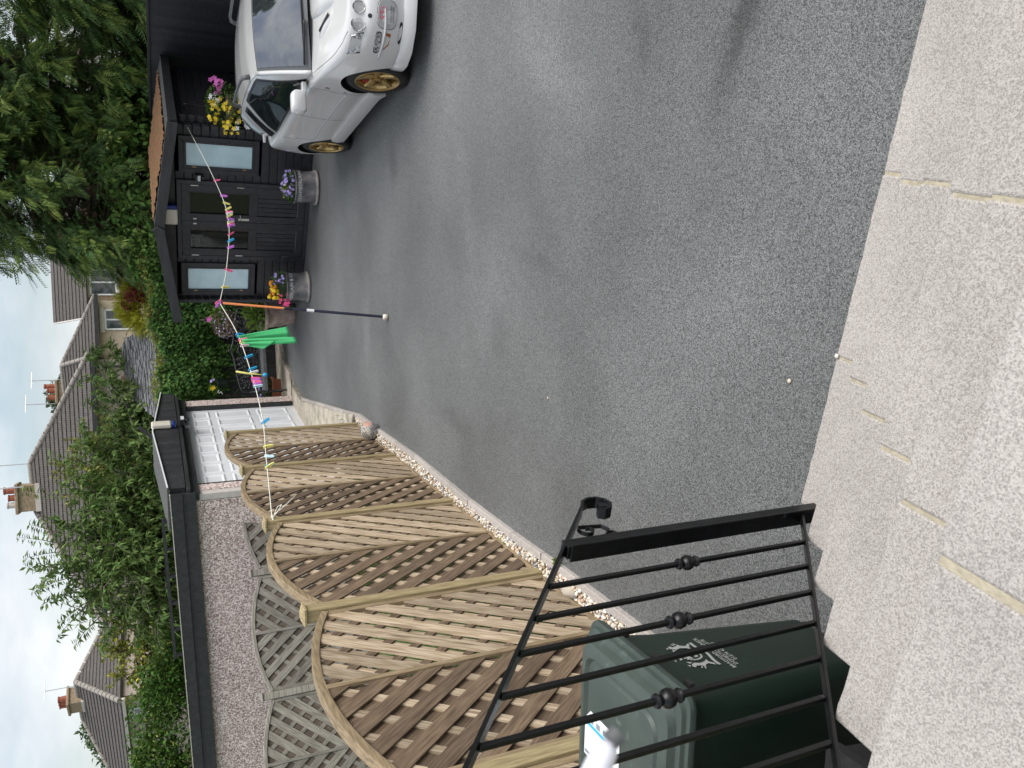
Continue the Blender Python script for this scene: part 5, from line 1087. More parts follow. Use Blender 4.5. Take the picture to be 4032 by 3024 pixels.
# bonnet scoop and vents
sc_ = MB(); V_ = []
for x, wd, hh in ((1.72, .33, .012), (1.69, .34, .055), (1.55, .345, .07), (1.3, .33, .06), (1.08, .28, .02)):
    zz = on_top(x, 0)[0].z
    for f in (-1, -.86, -.5, 0, .5, .86, 1):
        q = on_top(x, f*wd)[0]; V_.append((x, f*wd, q.z-.006+(hh if abs(f) < .95 else 0)*(1-.12*f*f)))
sc_.add(V_, [(i*7+j, i*7+j+1, i*7+8+j, i*7+7+j) for i in range(4) for j in range(6)]); so_ = sc_.build('bonnet_scoop', 'car_white', car, smooth=True, fix=False); sm = so_.modifiers.new('s', 'SUBSURF'); sm.levels = 2; sm.render_levels = 2
zz = on_top(1.71, 0)[0].z; MB().box((1.714, 0, zz+.032), (.012, .56, .034)).build('scoop_mouth', 'car_trim', car, bevel=.01)
for s in (-1, 1):
    V_ = []; vt = MB()
    for k in range(9):
        u = k/8; x = 1.26+.42*u; y = s*(.515-.13*u); w_ = .062*math.sin(PI*(u*.92+.04))**.6; hh = .026*math.sin(PI*u)
        for f in (-1, -.6, 0, .6, 1):
            q = on_top(x, y+f*w_)[0]; V_.append((x, y+f*w_, q.z-.004+(hh if abs(f) < .9 else 0)))
    vt.add(V_, [(i*5+j, i*5+j+1, i*5+6+j, i*5+5+j) for i in range(8) for j in range(4)]); vo = vt.build('bonnet_vent', 'car_white', car, smooth=True, fix=False)
    q0, q1 = on_top(1.36, s*.478)[0], on_top(1.60, s*.405)[0]; MB().bar(q0+Vector((0, 0, .026)), q1+Vector((0, 0, .026)), .026, .01).build('slot', 'car_trim', vo, bevel=.004)
# greenhouse
bx = lambda t: .97-3.02*t
rx = lambda t: .27-2.02*t
def belt(x): return Vector((x, -(np.interp(x, [-2.1, -1.6, -1.1, 0, .97], [.56, .69, .745, .765, .735])), np.interp(x, [-2.1, -1.6, 0, .6, .97], [.945, .935, .925, .915, .905])))
def rfe(x): return Vector((x, -np.interp(x, [-1.75, -1.2, -.4, .27], [.47, .53, .553, .555]), np.interp(x, [-1.75, -1.5, -1.0, -.4, 0, .27], [1.275, 1.325, 1.372, 1.383, 1.37, 1.335])))
def S(t, v_, off=0, s=-1):
    a, b_ = belt(bx(t)), rfe(rx(t)); p_ = a.lerp(b_, v_)+Vector((0, -.022*math.sin(PI*v_), 0)); n_ = Vector((0, -.90, .42)); p_ = p_+n_*off
    return Vector((p_.x, p_.y*(-s), p_.z))
def patch(tv, name, m, off, s, parent=None):                         # tv(i,j in 0..1) -> (t, v)
    A_, B_ = 22, 10; q = MB(); V_ = [S(*tv(i/A_, j/B_), off, s) for i in range(A_+1) for j in range(B_+1)]
    q.add(V_, [(i*(B_+1)+j, (i+1)*(B_+1)+j, (i+1)*(B_+1)+j+1, i*(B_+1)+j+1) for i in range(A_) for j in range(B_)]); return q.build(name, m, parent or car, smooth=True)
tx_ = lambda x, v_: None
def tfor(x, v_):                                                     # t whose x at height v_ is x
    lo, hi = 0., 1.
    for _ in range(30):
        m_ = (lo+hi)/2; xx = bx(m_)*(1-v_)+rx(m_)*v_
        if xx > x: lo = m_
        else: hi = m_
    return lo
def win(xf, xr, v0, v1, vt=None):
    def f(i, j):
        v_ = v0+(v1-v0)*j; a, b_ = tfor(xf(v_), v_), tfor(xr(v_), v_); return a+(b_-a)*i, v_
    return f
for s in (-1, 1):
    patch(lambda i, j: (i, j), 'upper_side', 'car_white', 0, s)
    w1 = patch(win(lambda v_: .80-.70*v_, lambda v_: -1.24+.62*v_**1.2, .02, .95), 'window_trim', 'car_trim', .005, s); patch(win(lambda v_: .755-.70*v_, lambda v_: -1.185+.62*v_**1.2, .07, .895), 'side_window', 'car_glass', .010, s, w1)
    w2 = patch(win(lambda v_: -1.34+.56*v_**1.1, lambda v_: -1.66+.66*v_, .03, .90), 'window_trim', 'car_trim', .005, s); patch(win(lambda v_: -1.37+.56*v_**1.1, lambda v_: -1.63+.66*v_, .07, .85), 'quarter_window', 'car_glass', .010, s, w2)
    # roof rail
    zr = lambda x: rfe(x).z+.035
    MB().tube([(-.02, s*.505, zr(0)-.02), (-.05, s*.51, zr(0)+.035), (-.12, s*.512, zr(-.1)+.055), (-.5, s*.512, zr(-.5)+.058), (-.95, s*.505, zr(-.95)+.055), (-1.06, s*.50, zr(-1.0)+.03), (-1.10, s*.495, zr(-1.1)-.02)], [.03, .026, .018, .016, .016, .022, .028], 8).build('roof_rail', 'car_grey', car, smooth=True)
    # mirror
    mr_ = MB(); mr_.v = []; R0 = loft([[(.79, s*(.955+y), 1.0+z) for y, z in rrect(.075, .05, .04)], [(.775, s*(.96+y), 1.0+z) for y, z in rrect(.105, .072, .05)], [(.72, s*(.965+y), 1.0+z) for y, z in rrect(.115, .08, .05)], [(.67, s*(.965+y), 1.0+z) for y, z in rrect(.112, .078, .05)]])
    mo_ = R0.build('wing_mirror', 'car_white', car, smooth=True, angle=50); MB().box((.668, s*.965, 1.0), (.006, .19, .125)).build('mirror_glass', 'chrome', mo_, bevel=.002); MB().box((.73, s*.82, .945), (.07, .12, .05)).build('mirror_arm', 'car_white', mo_, bevel=.012); MB().prism([(.80, .90), (.56, .93), (.62, 1.03)], (1, 0, 0), (0, 0, 1), (0, 1, 0), (0, s*.765-.008, 0), .016).build('sail_panel', 'car_trim', mo_)
# roof, windscreen, tailgate
def grid(f, A_, B_, name, m, parent=None, flip=False):
    q = MB(); q.add([f(i/A_, j/B_) for i in range(A_+1) for j in range(B_+1)], [(i*(B_+1)+j, (i+1)*(B_+1)+j, (i+1)*(B_+1)+j+1, i*(B_+1)+j+1) for i in range(A_) for j in range(B_)]); return q.build(name, m, parent or car, smooth=True)
def roof_pt(i, j, lift=0):
    x = .27-2.02*i; e = rfe(x); f = 2*j-1; x2 = x+.13*(1-f*f)*(1-i)*max(0, 1-4*i); return (x2 if i < .25 else x-.05*(1-f*f)*max(0, (i-.8)*5), e.y*-f, e.z+.048*(1-f*f)+.004+lift)
grid(roof_pt, 24, 16, 'roof', 'car_white')
def ws(i, j, a0=0, a1=1, b0=0, b1=1, lift=0):
    f = 2*(b0+(b1-b0)*j)-1; v_ = a0+(a1-a0)*i; B0 = Vector((.97+.20*(1-f*f), .735*f, .905+.055*(1-f*f))); T0 = Vector(roof_pt(0, (f+1)/2)); p_ = B0.lerp(T0, v_)+Vector((.5, 0, .87))*(.02*math.sin(PI*v_)+lift); return tuple(p_)
wst = grid(lambda i, j: ws(i, j), 12, 16, 'windscreen_surround', 'car_grey'); grid(lambda i, j: ws(i, j, .10, .965, .035, .965, .006), 12, 16, 'windscreen', 'wind_glass', wst)
for s in (-1, 1): MB().tube([Vector(ws(v_, .5+s*.497))+Vector((0, s*.01, .004)) for v_ in np.linspace(0, 1, 9)], .024, 8).build('a_pillar', 'car_white', car, smooth=True)
def tg_(i, j):
    f = 2*j-1; T0 = Vector(roof_pt(1, j)); B0 = Vector((-2.12, .56*f, .945)); return tuple(T0.lerp(B0, i)+Vector((-.05, 0, .03))*math.sin(PI*i))
grid(tg_, 8, 12, 'tailgate', 'car_white'); 
def rw_(i, j): p_ = Vector(tg_(.1+.75*i, .1+.8*j)); return tuple(p_+Vector((-.006, 0, .006)))
grid(rw_, 8, 10, 'rear_window', 'car_glass')
MB().tube([(-2.02, y, .985+.0*abs(y)) for y in np.linspace(-.66, .66, 15)], [.016+.012*math.sin(PI*i/14)**.3 for i in range(15)], 8).build('rear_spoiler', 'car_white', car, smooth=True)
for a, b_, c_ in ((.08, .55, .02), (-.42, .16, .02)):
    P_ = [Vector(ws(.07+.02*k/8, .5+(a+(b_-a)*k/8)/1.5-.0, lift=.014)) for k in range(9)]; MB().tube(P_, .009, 6).build('wiper', 'car_trim', car, smooth=True)
P_ = [Vector(ws(.03+.05*k/10, .30-.26*k/10, lift=.022)) for k in range(11)]; MB().tube(P_, .011, 6).build('wiper', 'car_trim', car, smooth=True)
# cabin
MB().box((-.4, 0, .55), (2.3, 1.36, .3)).build('cabin_floor', 'car_inside', car); MB().box((.82, 0, .83), (.5, 1.36, .12)).build('dashboard', 'car_inside', car, bevel=.03)
for y in (-.36, .36):
    st = MB(); st.box((-.05, y, .66), (.5, .5, .16)); st.box((-.34, y, .92), (.14, .48, .56), ry=-.22); st.box((-.43, y, 1.25), (.09, .26, .17), ry=-.15); st.build('front_seat', 'car_inside', car, bevel=.04, seg=3)
rs = MB(); rs.box((-1.15, 0, .86), (.14, 1.2, .5), ry=-.25); rs.build('rear_seat', 'car_inside', car, bevel=.04, seg=3)
MB().tube([(.42+.05*math.sin(a), -.36+.17*math.cos(a), .93+.17*math.sin(a)) for a in np.linspace(0, 2*PI, 25)], .016, 8).build('steering_wheel', 'car_trim', car, smooth=True)
# wheels
def wheel(x, s, steer=0):
    w_ = MB().lathe([(.222, -.095), (.275, -.10), (.300, -.085), (.313, -.055), (.3155, 0), (.313, .055), (.300, .085), (.275, .10), (.222, .095), (.215, .0)], 48, cap=False)
    w_.v = [(a, c, b_) for a, b_, c in w_.v]                                         # axis to local y
    t_ = w_.build('tyre', 'rubber', None, smooth=True, angle=40); t_.parent = car; t_.name = 'wheel'; t_.location = (x, s*.768, .3155); t_.rotation_euler = (0, 0, (0 if s < 0 else PI)+steer)
    gr_ = MB()
    for k in range(60):
        a = 2*PI*k/60; gr_.box((.3125*math.cos(a), -.075, .3125*math.sin(a)), (.0035, .035, .004), ry=-a)
    tag(gr_.build('tread_blocks', 'car_trim', t_), kind='stuff')
    r_ = MB().lathe([(.20, .09), (.218, .10), (.226, .096), (.226, .088), (.205, .07), (.195, .03), (.19, -.08), (.185, -.08), (.185, .06), (.197, .082)], 40, cap=False); r_.v = [(a, -c, b_) for a, b_, c in r_.v]; r_.build('rim', 'gold', t_, smooth=True, angle=50)
    for k in range(5):
        a = 2*PI*k/5+.3; d_ = Vector((math.cos(a), 0, math.sin(a))); q = Vector((-math.sin(a), 0, math.cos(a)))
        V_ = []
        for rr_, wd, yy in ((.03, .036, -.062), (.075, .036, -.066), (.13, .030, -.074), (.175, .036, -.082), (.20, .050, -.084)):
            for f, dy in ((-1, .018), (-.72, 0), (.72, 0), (1, .018)): V_.append(d_*rr_+q*wd*f+Vector((0, yy+dy, 0)))
            V_.append(d_*rr_+q*wd*.8+Vector((0, yy+.045, 0))); V_.append(d_*rr_-q*wd*.8+Vector((0, yy+.045, 0)))
        sp_ = MB(); sp_.add(V_, [(i*6+j, i*6+(j+1) % 6, i*6+6+(j+1) % 6, i*6+6+j) for i in range(4) for j in range(6)]+[tuple(range(6)), tuple(24+j for j in range(6))]); sp_.build('spoke', 'gold', t_, smooth=True, angle=40)
        nt_ = MB().tube([d_*.052+Vector((0, -.06, 0)), d_*.052+Vector((0, -.085, 0))], .010, 6).build('wheel_nut', 'brass', t_)
    hbq = MB().lathe([(.0, .0), (.072, .0), (.075, .05), (.034, .055), (.030, .075), (.0, .078)], 24); hbq.v = [(a, -c, b_) for a, b_, c in hbq.v]; hbq.build('hub', 'gold', t_, smooth=True, angle=40)
    dq = MB().lathe([(.05, -.02), (.145, -.02), (.145, .0), (.05, .0)], 32, cap=False); dq.v = [(a, -c, b_) for a, b_, c in dq.v]; dq.build('brake_disc', 'steel', t_, smooth=True, angle=40)
    MB().box((-.125 if x > 0 else .125, -.02, .06), (.07, .07, .14)).build('brake_caliper', 'brake_red', t_, bevel=.01)
    bk_ = MB().tube([(0, .02, 0), (0, .06, 0)], .18, 24).build('wheel_back', 'car_trim', t_)
for x in (1.265, -1.265):
    for s in (-1, 1): wheel(x, s, .06 if x > 0 else 0)
# ================================================================ houses beyond the garden
m = MATS['roof_tile']; N = m.node_tree.nodes; Lk = m.node_tree.links
wv = N.new('ShaderNodeTexWave'); wv.wave_type = 'BANDS'; wv.bands_direction = 'X'; wv.inputs['Scale'].default_value = .5/.3*PI/ PI*2.1; wv.inputs['Distortion'].default_value = .4
tc_ = N.new('ShaderNodeTexCoord'); Lk.new(tc_.outputs['Object'], wv.inputs['Vector']); rp_ = N.new('ShaderNodeValToRGB'); rp_.color_ramp.elements[0].position = .05; rp_.color_ramp.elements[0].color = (.45, .45, .45, 1); rp_.color_ramp.elements[1].position = .35  # bands darken the colour for tile joints and the shadows of their profile
Lk.new(wv.outputs['Fac'], rp_.inputs[0]); bs_ = N['Principled BSDF']; src = bs_.inputs['Base Color'].links[0].from_socket; mm = N.new('ShaderNodeMixRGB'); mm.blend_type = 'MULTIPLY'; mm.inputs[0].default_value = .8; Lk.new(src, mm.inputs[1]); Lk.new(rp_.outputs[0], mm.inputs[2]); Lk.new(mm.outputs[0], bs_.inputs['Base Color'])
def tile_face(parent, e0, e1, r0, r1, n_, m='roof_tile', name='tile_course', lift=.05):
    e0, e1, r0, r1 = map(Vector, (e0, e1, r0, r1)); X = (e1-e0).normalized(); nn = X.cross(((r0+r1)/2-(e0+e1)/2)).normalized()
    if nn.z < 0: nn = -nn
    Y = nn.cross(X); Mw = Matrix((X, Y, nn)).transposed().to_4x4(); Mw.translation = e0; inv = Mw.inverted()
    for k in range(n_):
        a, b_ = k/n_, min(1, (k+1)/n_+.0)
        p = [inv @ e0.lerp(r0, a), inv @ e1.lerp(r1, a), inv @ e1.lerp(r1, b_), inv @ e0.lerp(r0, b_)]; l_ = Vector((0, 0, lift)); jit = rnd.uniform(-.01, .01)
        q = MB(); q.add([p[0]+l_, p[1]+l_, p[2]+Vector((0, .03, .008)), p[3]+Vector((0, .03, .008)), p[0]+Vector((0, 0, -.03)), p[1]+Vector((0, 0, -.03))], [(0, 1, 2, 3), (4, 5, 1, 0)])
        o = q.build(name, m, parent, fix=False); o.matrix_local = Mw.copy(); o.location = Mw.translation+X*jit
def ridge_line(parent, a, b_, r_=.11, name='ridge_tile'):
    a, b_ = Vector(a), Vector(b_); n_ = max(1, int((b_-a).length/.45))
    for k in range(n_): MB().tube([a.lerp(b_, k/n_), a.lerp(b_, (k+1)/n_-.01)], [r_*1.03, r_*.97], 8).build(name, 'ridge_tile', parent, smooth=True, angle=50)
def wall_poly(parent, pts, z0, z1, m, name='wall'):
    n_ = len(pts); q = MB(); q.add([(x, y, z0) for x, y in pts]+[(x, y, z1) for x, y in pts], [(i, (i+1) % n_, n_+(i+1) % n_, n_+i) for i in range(n_)]); return q.build(name, m, parent)
def house_window(parent, c, u, wd, ht, m='white_paint', lintel='render_pale'):
    c = Vector(c); u = Vector(u).normalized(); nrm = Vector((u.y, -u.x, 0)); f = MB()
    for d_ in (-wd/2, 0, wd/2): f.bar(c+u*d_+Vector((0, 0, -ht/2)), c+u*d_+Vector((0, 0, ht/2)), .07, .08, up=nrm)
    for d_ in (-ht/2, ht/2): f.bar(c+u*(-wd/2)+Vector((0, 0, d_)), c+u*(wd/2)+Vector((0, 0, d_)), .08, .07)
    w_ = f.build('window', m, parent); MB().box(c-nrm*-.01, (wd, .03, ht), rz=math.atan2(u.y, u.x)).build('pane', 'house_glass', w_)
    MB().box(c+Vector((0, 0, ht/2+.14))+nrm*.02, (wd+.3, .1, .2), rz=math.atan2(u.y, u.x)).build('lintel', lintel, w_); MB().box(c+Vector((0, 0, -ht/2-.09))+nrm*.03, (wd+.3, .14, .12), rz=math.atan2(u.y, u.x)).build('sill', lintel, w_)
def chimney(parent, c, wd, dp, z0, z1, pots, rz=0):
    s_ = MB().box((c[0], c[1], (z0+z1)/2), (wd, dp, z1-z0), rz=rz).build('chimney', 'chimney_stone', parent, bevel=.02)
    MB().box((c[0], c[1], z1-.06), (wd+.16, dp+.16, .13), rz=rz).build('cap', 'chimney_stone', s_, bevel=.03); MB().box((c[0], c[1], z0+.12), (wd+.06, dp+.06, .22), rz=rz).build('lead_flashing', 'render_pale', s_)
    for (dx, h_, m_, r_) in pots: MB().lathe([(r_*.95, 0), (r_, .02), (r_*.9, h_*.85), (r_*1.08, h_*.88), (r_*1.08, h_), (r_*.8, h_), (r_*.75, h_*.6)], 14, (c[0]+dx*math.cos(rz), c[1]+dx*math.sin(rz), z1)).build('chimney_pot', m_, s_, smooth=True, angle=40)
    return s_
def aerial(parent, x, y, z0, z1):
    a_ = MB(); a_.tube([(x, y, z0), (x, y, z1)], .025, 6); a_.tube([(x-.35, y-.2, z1-.05), (x+.45, y+.2, z1-.05)], .012, 5)
    for k in range(6): a_.tube([(x-.3+.14*k, y-.1+.06*k-.2, z1-.05), (x-.3+.14*k, y-.1+.06*k+.2, z1-.05)], .008, 4)
    a_.build('aerial', 'steel', parent)
ho = lambda label: thing('house', label, 'house', (0, 0, 0), 0)
# wide pebbledashed house, centre
hB = ho('broad hip roofed pebbledash house behind the leafy tree'); z = 4.72
e = [(2.07, 34, z), (-8.44, 34, z), (-8.44, 42, z), (2.07, 42, z)]; r0, r1 = (-2.26, 38, 7.38), (-4.25, 38, 7.28)
tile_face(hB, e[1], e[0], r1, r0, 15); tile_face(hB, e[0], e[3], r0, r0, 15); tile_face(hB, e[2], e[1], r1, r1, 15); tile_face(hB, e[3], e[2], r0, r1, 15)
for a_, b_ in ((e[0], r0), (e[1], r1), (r0, r1)): ridge_line(hB, Vector(a_)+Vector((0, 0, .03)), Vector(b_)+Vector((0, 0, .03)))
wall_poly(hB, [(1.8, 34.4), (1.8, 41.6), (-8.1, 41.6), (-8.1, 34.4)], -.2, 4.72, 'harling'); MB().bar((2.2, 33.9, 4.66), (-8.6, 33.9, 4.66), .14, .16).build('gutter', 'fascia_black', hB); MB().bar((2.15, 33.9, 4.66), (2.15, 42, 4.66), .14, .16).build('gutter', 'fascia_black', hB)
MB().tube([(1.5, 34.25, 4.6), (1.5, 34.3, 0)], .05, 8).build('downpipe', 'fascia_black', hB); MB().box((.75, 34.38, 4.05), (.35, .04, .3)).build('vent', 'cream', hB)
house_window(hB, (-1.2, 34.36, 3.5), (1, 0, 0), 1.7, 1.2); house_window(hB, (-5.6, 34.36, 3.5), (1, 0, 0), 1.7, 1.2)
chimney(hB, (-3.7, 38, 0), 1.1, .9, 7.0, 7.95, [(-.28, .35, 'render_pale', .13), (.02, .30, 'chimney_pot', .14), (.34, .45, 'chimney_pot', .15)]); aerial(hB, -3.2, 37.4, 7.6, 9.0); aerial(hB, -2.3, 38, 7.3, 8.6)
# beige rendered house to the right
hA = ho('beige rendered house with hip roof and twin red chimney pots'); z = 4.85
P_ = (2.02, 43, 6.55); b0, b1, bl = (2.30, 40, z), (5.0, 40.2, z), (-4, 42.0, z); rl = (-2.5, 45, 6.5)
tile_face(hA, b0, b1, P_, P_, 11); tile_face(hA, bl, b0, rl, P_, 11); tile_face(hA, b1, (5.2, 46, z), P_, P_, 11); ridge_line(hA, b0, P_); ridge_line(hA, b1, P_); ridge_line(hA, P_, rl)
wall_poly(hA, [(2.35, 40.3), (4.85, 40.5), (5.0, 46), (-3.8, 46), (-3.8, 42.2)], -.2, 4.85, 'beige'); MB().bar((2.2, 39.9, 4.78), (5.1, 40.1, 4.78), .13, .15).build('gutter', 'fascia_black', hA)
house_window(hA, (3.95, 40.40, 3.9), (1, .08, 0), .9, 1.1); MB().tube([(2.35, 40.33, 3.55), (4.85, 40.5, 3.5)], .015, 5).build('cable', 'car_grey', hA)
chimney(hA, (.75, 44, 0), 1.0, .8, 6.2, 6.95, [(-.25, .36, 'chimney_pot', .15), (.1, .38, 'chimney_pot', .15), (.3, .5, 'chimney_pot', .12)]); aerial(hA, 1.35, 44, 6.6, 8.0); aerial(hA, .2, 44, 7.0, 8.3)
# grey roofed house at the far left
hC = ho('grey tiled house at far left with three red chimney pots'); z = 4.6
Nn, Rb, Pk, Rl, Lc, Lb = (-13.58, 40, z), (-10.0, 46.5, z), (-13.91, 45, 6.8), (-16.9, 48, 6.84), (-22.2, 47.2, z), (-18, 53.5, z)
tile_face(hC, Nn, Rb, Pk, Pk, 13); tile_face(hC, Lc, Nn, Rl, Pk, 13); tile_face(hC, Lb, Lc, Rl, Rl, 13); tile_face(hC, Rb, Lb, Pk, Rl, 13)
for a_, b_ in ((Nn, Pk), (Rb, Pk), (Pk, Rl), (Lc, Rl)): ridge_line(hC, Vector(a_)+Vector((0, 0, .04)), Vector(b_)+Vector((0, 0, .04)), .13)
wall_poly(hC, [(-13.55, 40.4), (-10.4, 46.4), (-18, 53), (-21.7, 47.2)], -.2, 4.6, 'harling')
u_ = Vector((-22.2+13.58, 7.2, 0)).normalized(); nv = Vector((-u_.y, u_.x, 0)); nv = nv if nv.y < 0 else -nv
MB().bar(Vector((-13.5, 39.9, 4.5)), Vector((-22.3, 47.2, 4.5)), .13, .14).build('gutter', 'render_pale', hC)
for t_, m_ in ((1.6, .9), (4.4, 1.3), (7.4, 1.3)): house_window(hC, Vector((-13.55, 40.35, 3.55))+u_*t_+nv*.02, -u_, m_, 1.15)
chimney(hC, (-15.3, 46.5, 0), 1.15, .9, 6.5, 7.4, [(-.36, .40, 'chimney_pot', .16), (0, .40, 'chimney_pot', .16), (.34, .40, 'chimney_pot', .16)], -.8); aerial(hC, -14.2, 45.3, 6.7, 8.3)
# house half hidden by the conifers
hD = ho('stone house with white window half hidden by the conifer')
wall_poly(hD, [(4.9, 46.2), (11, 46.2), (11, 52), (4.9, 52)], -.2, 5.6, 'chimney_stone'); tile_face(hD, (4.6, 45.8, 5.5), (11.3, 45.8, 5.5), (4.6, 49, 7.4), (11.3, 49, 7.4), 10); MB().bar((4.6, 45.8, 5.5), (4.6, 49, 7.42), .06, .12).build('barge_board', 'render_pale', hD)
house_window(hD, (6.5, 46.15, 4.75), (1, 0, 0), 1.3, 1.2); MB().lathe([(0, 0), (.16, .0), (.2, .03), (.1, .06)], 14, (5.35, 46.1, 4.65)).build('satellite_dish', 'cream', hD)
# stone slated outhouse over the creeper
oh = thing('outhouse', 'low outhouse with shaggy grey stone slate roof behind the creeper', 'outhouse', (0, 0, 0), 0)
E0, E1, R0, R1 = Vector((-.45, 18.75, 2.36)), Vector((2.05, 18.75, 2.42)), Vector((.30, 20.6, 3.12)), Vector((1.25, 20.6, 3.06))
SLT = MB().add([(-.5, 0, .03), (.5, 0, .03), (.46, 1, 0), (-.46, 1, 0), (-.5, 0, 0), (.5, 0, 0)], [(0, 1, 2, 3), (4, 5, 1, 0)]).mesh('slate'); SLT.materials.append(MATS['slate_grey'])
nrm = (E1-E0).cross(R0-E0).normalized(); nrm = nrm if nrm.z > 0 else -nrm
for k in range(17):
    f = k/17; a_, b_ = E0.lerp(R0, f), E1.lerp(R1, f); L_ = (b_-a_).length; x_ = 0; up_ = ((R0+R1)/2-(E0+E1)/2).normalized()
    while x_ < L_:
        wd = rnd.uniform(.10, .20); X = (E1-E0).normalized(); Y = (up_-X*up_.dot(X)).normalized(); Z = X.cross(Y)
        o = bpy.data.objects.new('slate', SLT); C.objects.link(o); o.parent = oh; M = Matrix((X*wd, Y*.22, Z*1.2)).transposed().to_4x4() @ Matrix.Rotation(rnd.uniform(-.12, .12), 4, 'Z'); M.translation = a_+X*(x_+wd/2)+Z*rnd.uniform(-.004, .022)+Y*rnd.uniform(-.03, .03); o.matrix_local = M; x_ += wd*.97
for k in range(3): MB().tube([R0.lerp(R1, k/3-.05), R0.lerp(R1, (k+1)/3-.06)], .07, 8).build('ridge_tile', 'chimney_pot', oh, smooth=True)
wall_poly(oh, [(-.3, 18.95), (1.9, 18.95), (1.9, 21.5), (-.3, 21.5)], -.1, 2.42, 'harling'); q = MB(); q.quad(E1, (2.05, 22, 2.4), (1.25, 20.7, 3.05), R1); q.quad(E0, R0, (.3, 20.7, 3.1), (-.45, 22, 2.4)); q.quad(R0, R1, (2.05, 22.4, 2.4), (-.45, 22.4, 2.4)); q.build('back_slopes', 'slate_grey', oh)
lt = thing('lean_to', 'pale grey flat lean-to roof with black barge behind garage', 'lean-to', (-.6, 19.0, 0), 0)
MB().box((0, .3, 2.40), (1.3, 1.8, .06), rx=.12).build('roof', 'render_pale', lt); MB().box((0, .3, 1.1), (1.1, 1.5, 2.4)).build('wall', 'harling', lt); MB().bar((-.25, -.62, 2.5), (.1, -.62, 2.85), .07, .07).build('pipe', 'fascia_black', lt)
# ================================================================ trees
FR_ = [(0, 0, 0), (.5, .02, .02), (1, 0, -.12), (.5, -.02, .02)]; FF_ = [(0, 1, 2, 3)]
for k in range(7):
    x = .10+.125*k; ln = .34*(1-.09*k)
    for s in (-1, 1):
        o_ = len(FR_); dx, dy = math.cos(.75)*ln, s*math.sin(.75)*ln; wd = .062; FR_ += [(x, 0, .0), (x+dx*.5-s*dy*wd*1.6, dy*.5+wd*.5, .025), (x+dx, dy, -.07-.04*k/7), (x+dx*.5+s*dy*wd*1.6, dy*.5-wd*.5, .025)]; FF_.append((o_, o_+1, o_+2, o_+3))
FR_ = np.array(FR_); FF_ = np.array(FF_)
def conifer(name, label, x, y, H_, R_, limbs, dens, group, zlo=.4, clip=None):
    t_ = thing(name, label, 'tree', (x, y, -.1), 0, group)
    MB().tube([(0, 0, 0), (.05, 0, H_*.5), (0, 0, H_)], [.22, .14, .03], 9).build('trunk', 'bark', t_, smooth=True)
    P_ = []; D_ = []; S_ = []; out = []; lb_ = MB()
    for k in range(limbs):
        ph = rnd.uniform(0, 2*PI); z0 = zlo+(H_-zlo-.3)*rnd.random()**1.05; rr = R_*(max(.05, 1-z0/H_))**.55*rnd.uniform(.72, 1.12); o_ = np.array([math.cos(ph), math.sin(ph), 0])
        if clip and not clip(x+o_[0]*rr*.8, y+o_[1]*rr*.8): continue
        sd_ = np.array([-o_[1], o_[0], 0]); bend = rnd.uniform(-.25, .25); rise = rnd.uniform(.15, .5); droop = rnd.uniform(.35, .75)
        cv = lambda s: np.array([0, 0, z0])+o_*rr*s+sd_*rr*bend*s*s+np.array([0, 0, 1.])*rr*(rise*s-droop*s*s)
        lb_.tube([cv(s) for s in (0, .35, .7, 1)], [.04, .03, .018, .006], 4, False)
        n_ = int(dens*1.55*rr/R_)+8
        for i in range(n_):
            s = .25+.75*rnd.random()**.75; p_ = cv(s)+nrg.normal(0, .07+.05*(1-s), 3); tg2 = cv(min(1.05, s+.05))-cv(s); tg2 /= np.linalg.norm(tg2)+1e-9
            P_.append(p_); D_.append(tg2+sd_*rnd.uniform(-1.0, 1.0)+np.array([0, 0, rnd.uniform(-.45, .15)])); S_.append(rnd.uniform(.24, .50)); out.append(s)
    P_ = np.array(P_); D_ = np.array(D_); S_ = np.array(S_); out = np.array(out); r_ = nrg.random(len(P_))
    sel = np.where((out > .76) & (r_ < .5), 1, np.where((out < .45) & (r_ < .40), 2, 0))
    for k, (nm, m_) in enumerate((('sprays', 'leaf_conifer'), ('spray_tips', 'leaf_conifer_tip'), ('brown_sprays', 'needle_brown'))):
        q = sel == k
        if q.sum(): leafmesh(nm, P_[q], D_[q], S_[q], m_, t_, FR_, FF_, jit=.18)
    lb_.build('limbs', 'bark', t_, fix=False)
    return t_
seen = lambda a, b_: b_ < 20.2 and a < 11
con = [(4.6, 18.9, 9.5, 2.7, 340, 46, 'tall dark conifer leaning over the summerhouse roof'), (7.0, 18.3, 9.5, 2.6, 300, 44, 'tall dark conifer right of the summerhouse ridge'), (8.4, 15.6, 9, 2.4, 260, 42, 'dark conifer behind the black fence above the car'), (8.9, 12.6, 12, 2.5, 260, 40, 'dark conifer nearest the right frame edge'), (8.9, 9.2, 12, 2.2, 150, 34, 'dark conifer at right whose top shows mirrored in the windscreen'), (5.8, 20.6, 10, 2.8, 240, 36, 'rearmost conifer filling the gap between two nearer ones')]
for x, y, h_, r_, lm, dn, lab in con: conifer('conifer', lab, x, y, h_, r_, lm, dn, 'tall conifers behind the summerhouse', clip=lambda a, b_: b_ < 21.5 and a < 10.5)
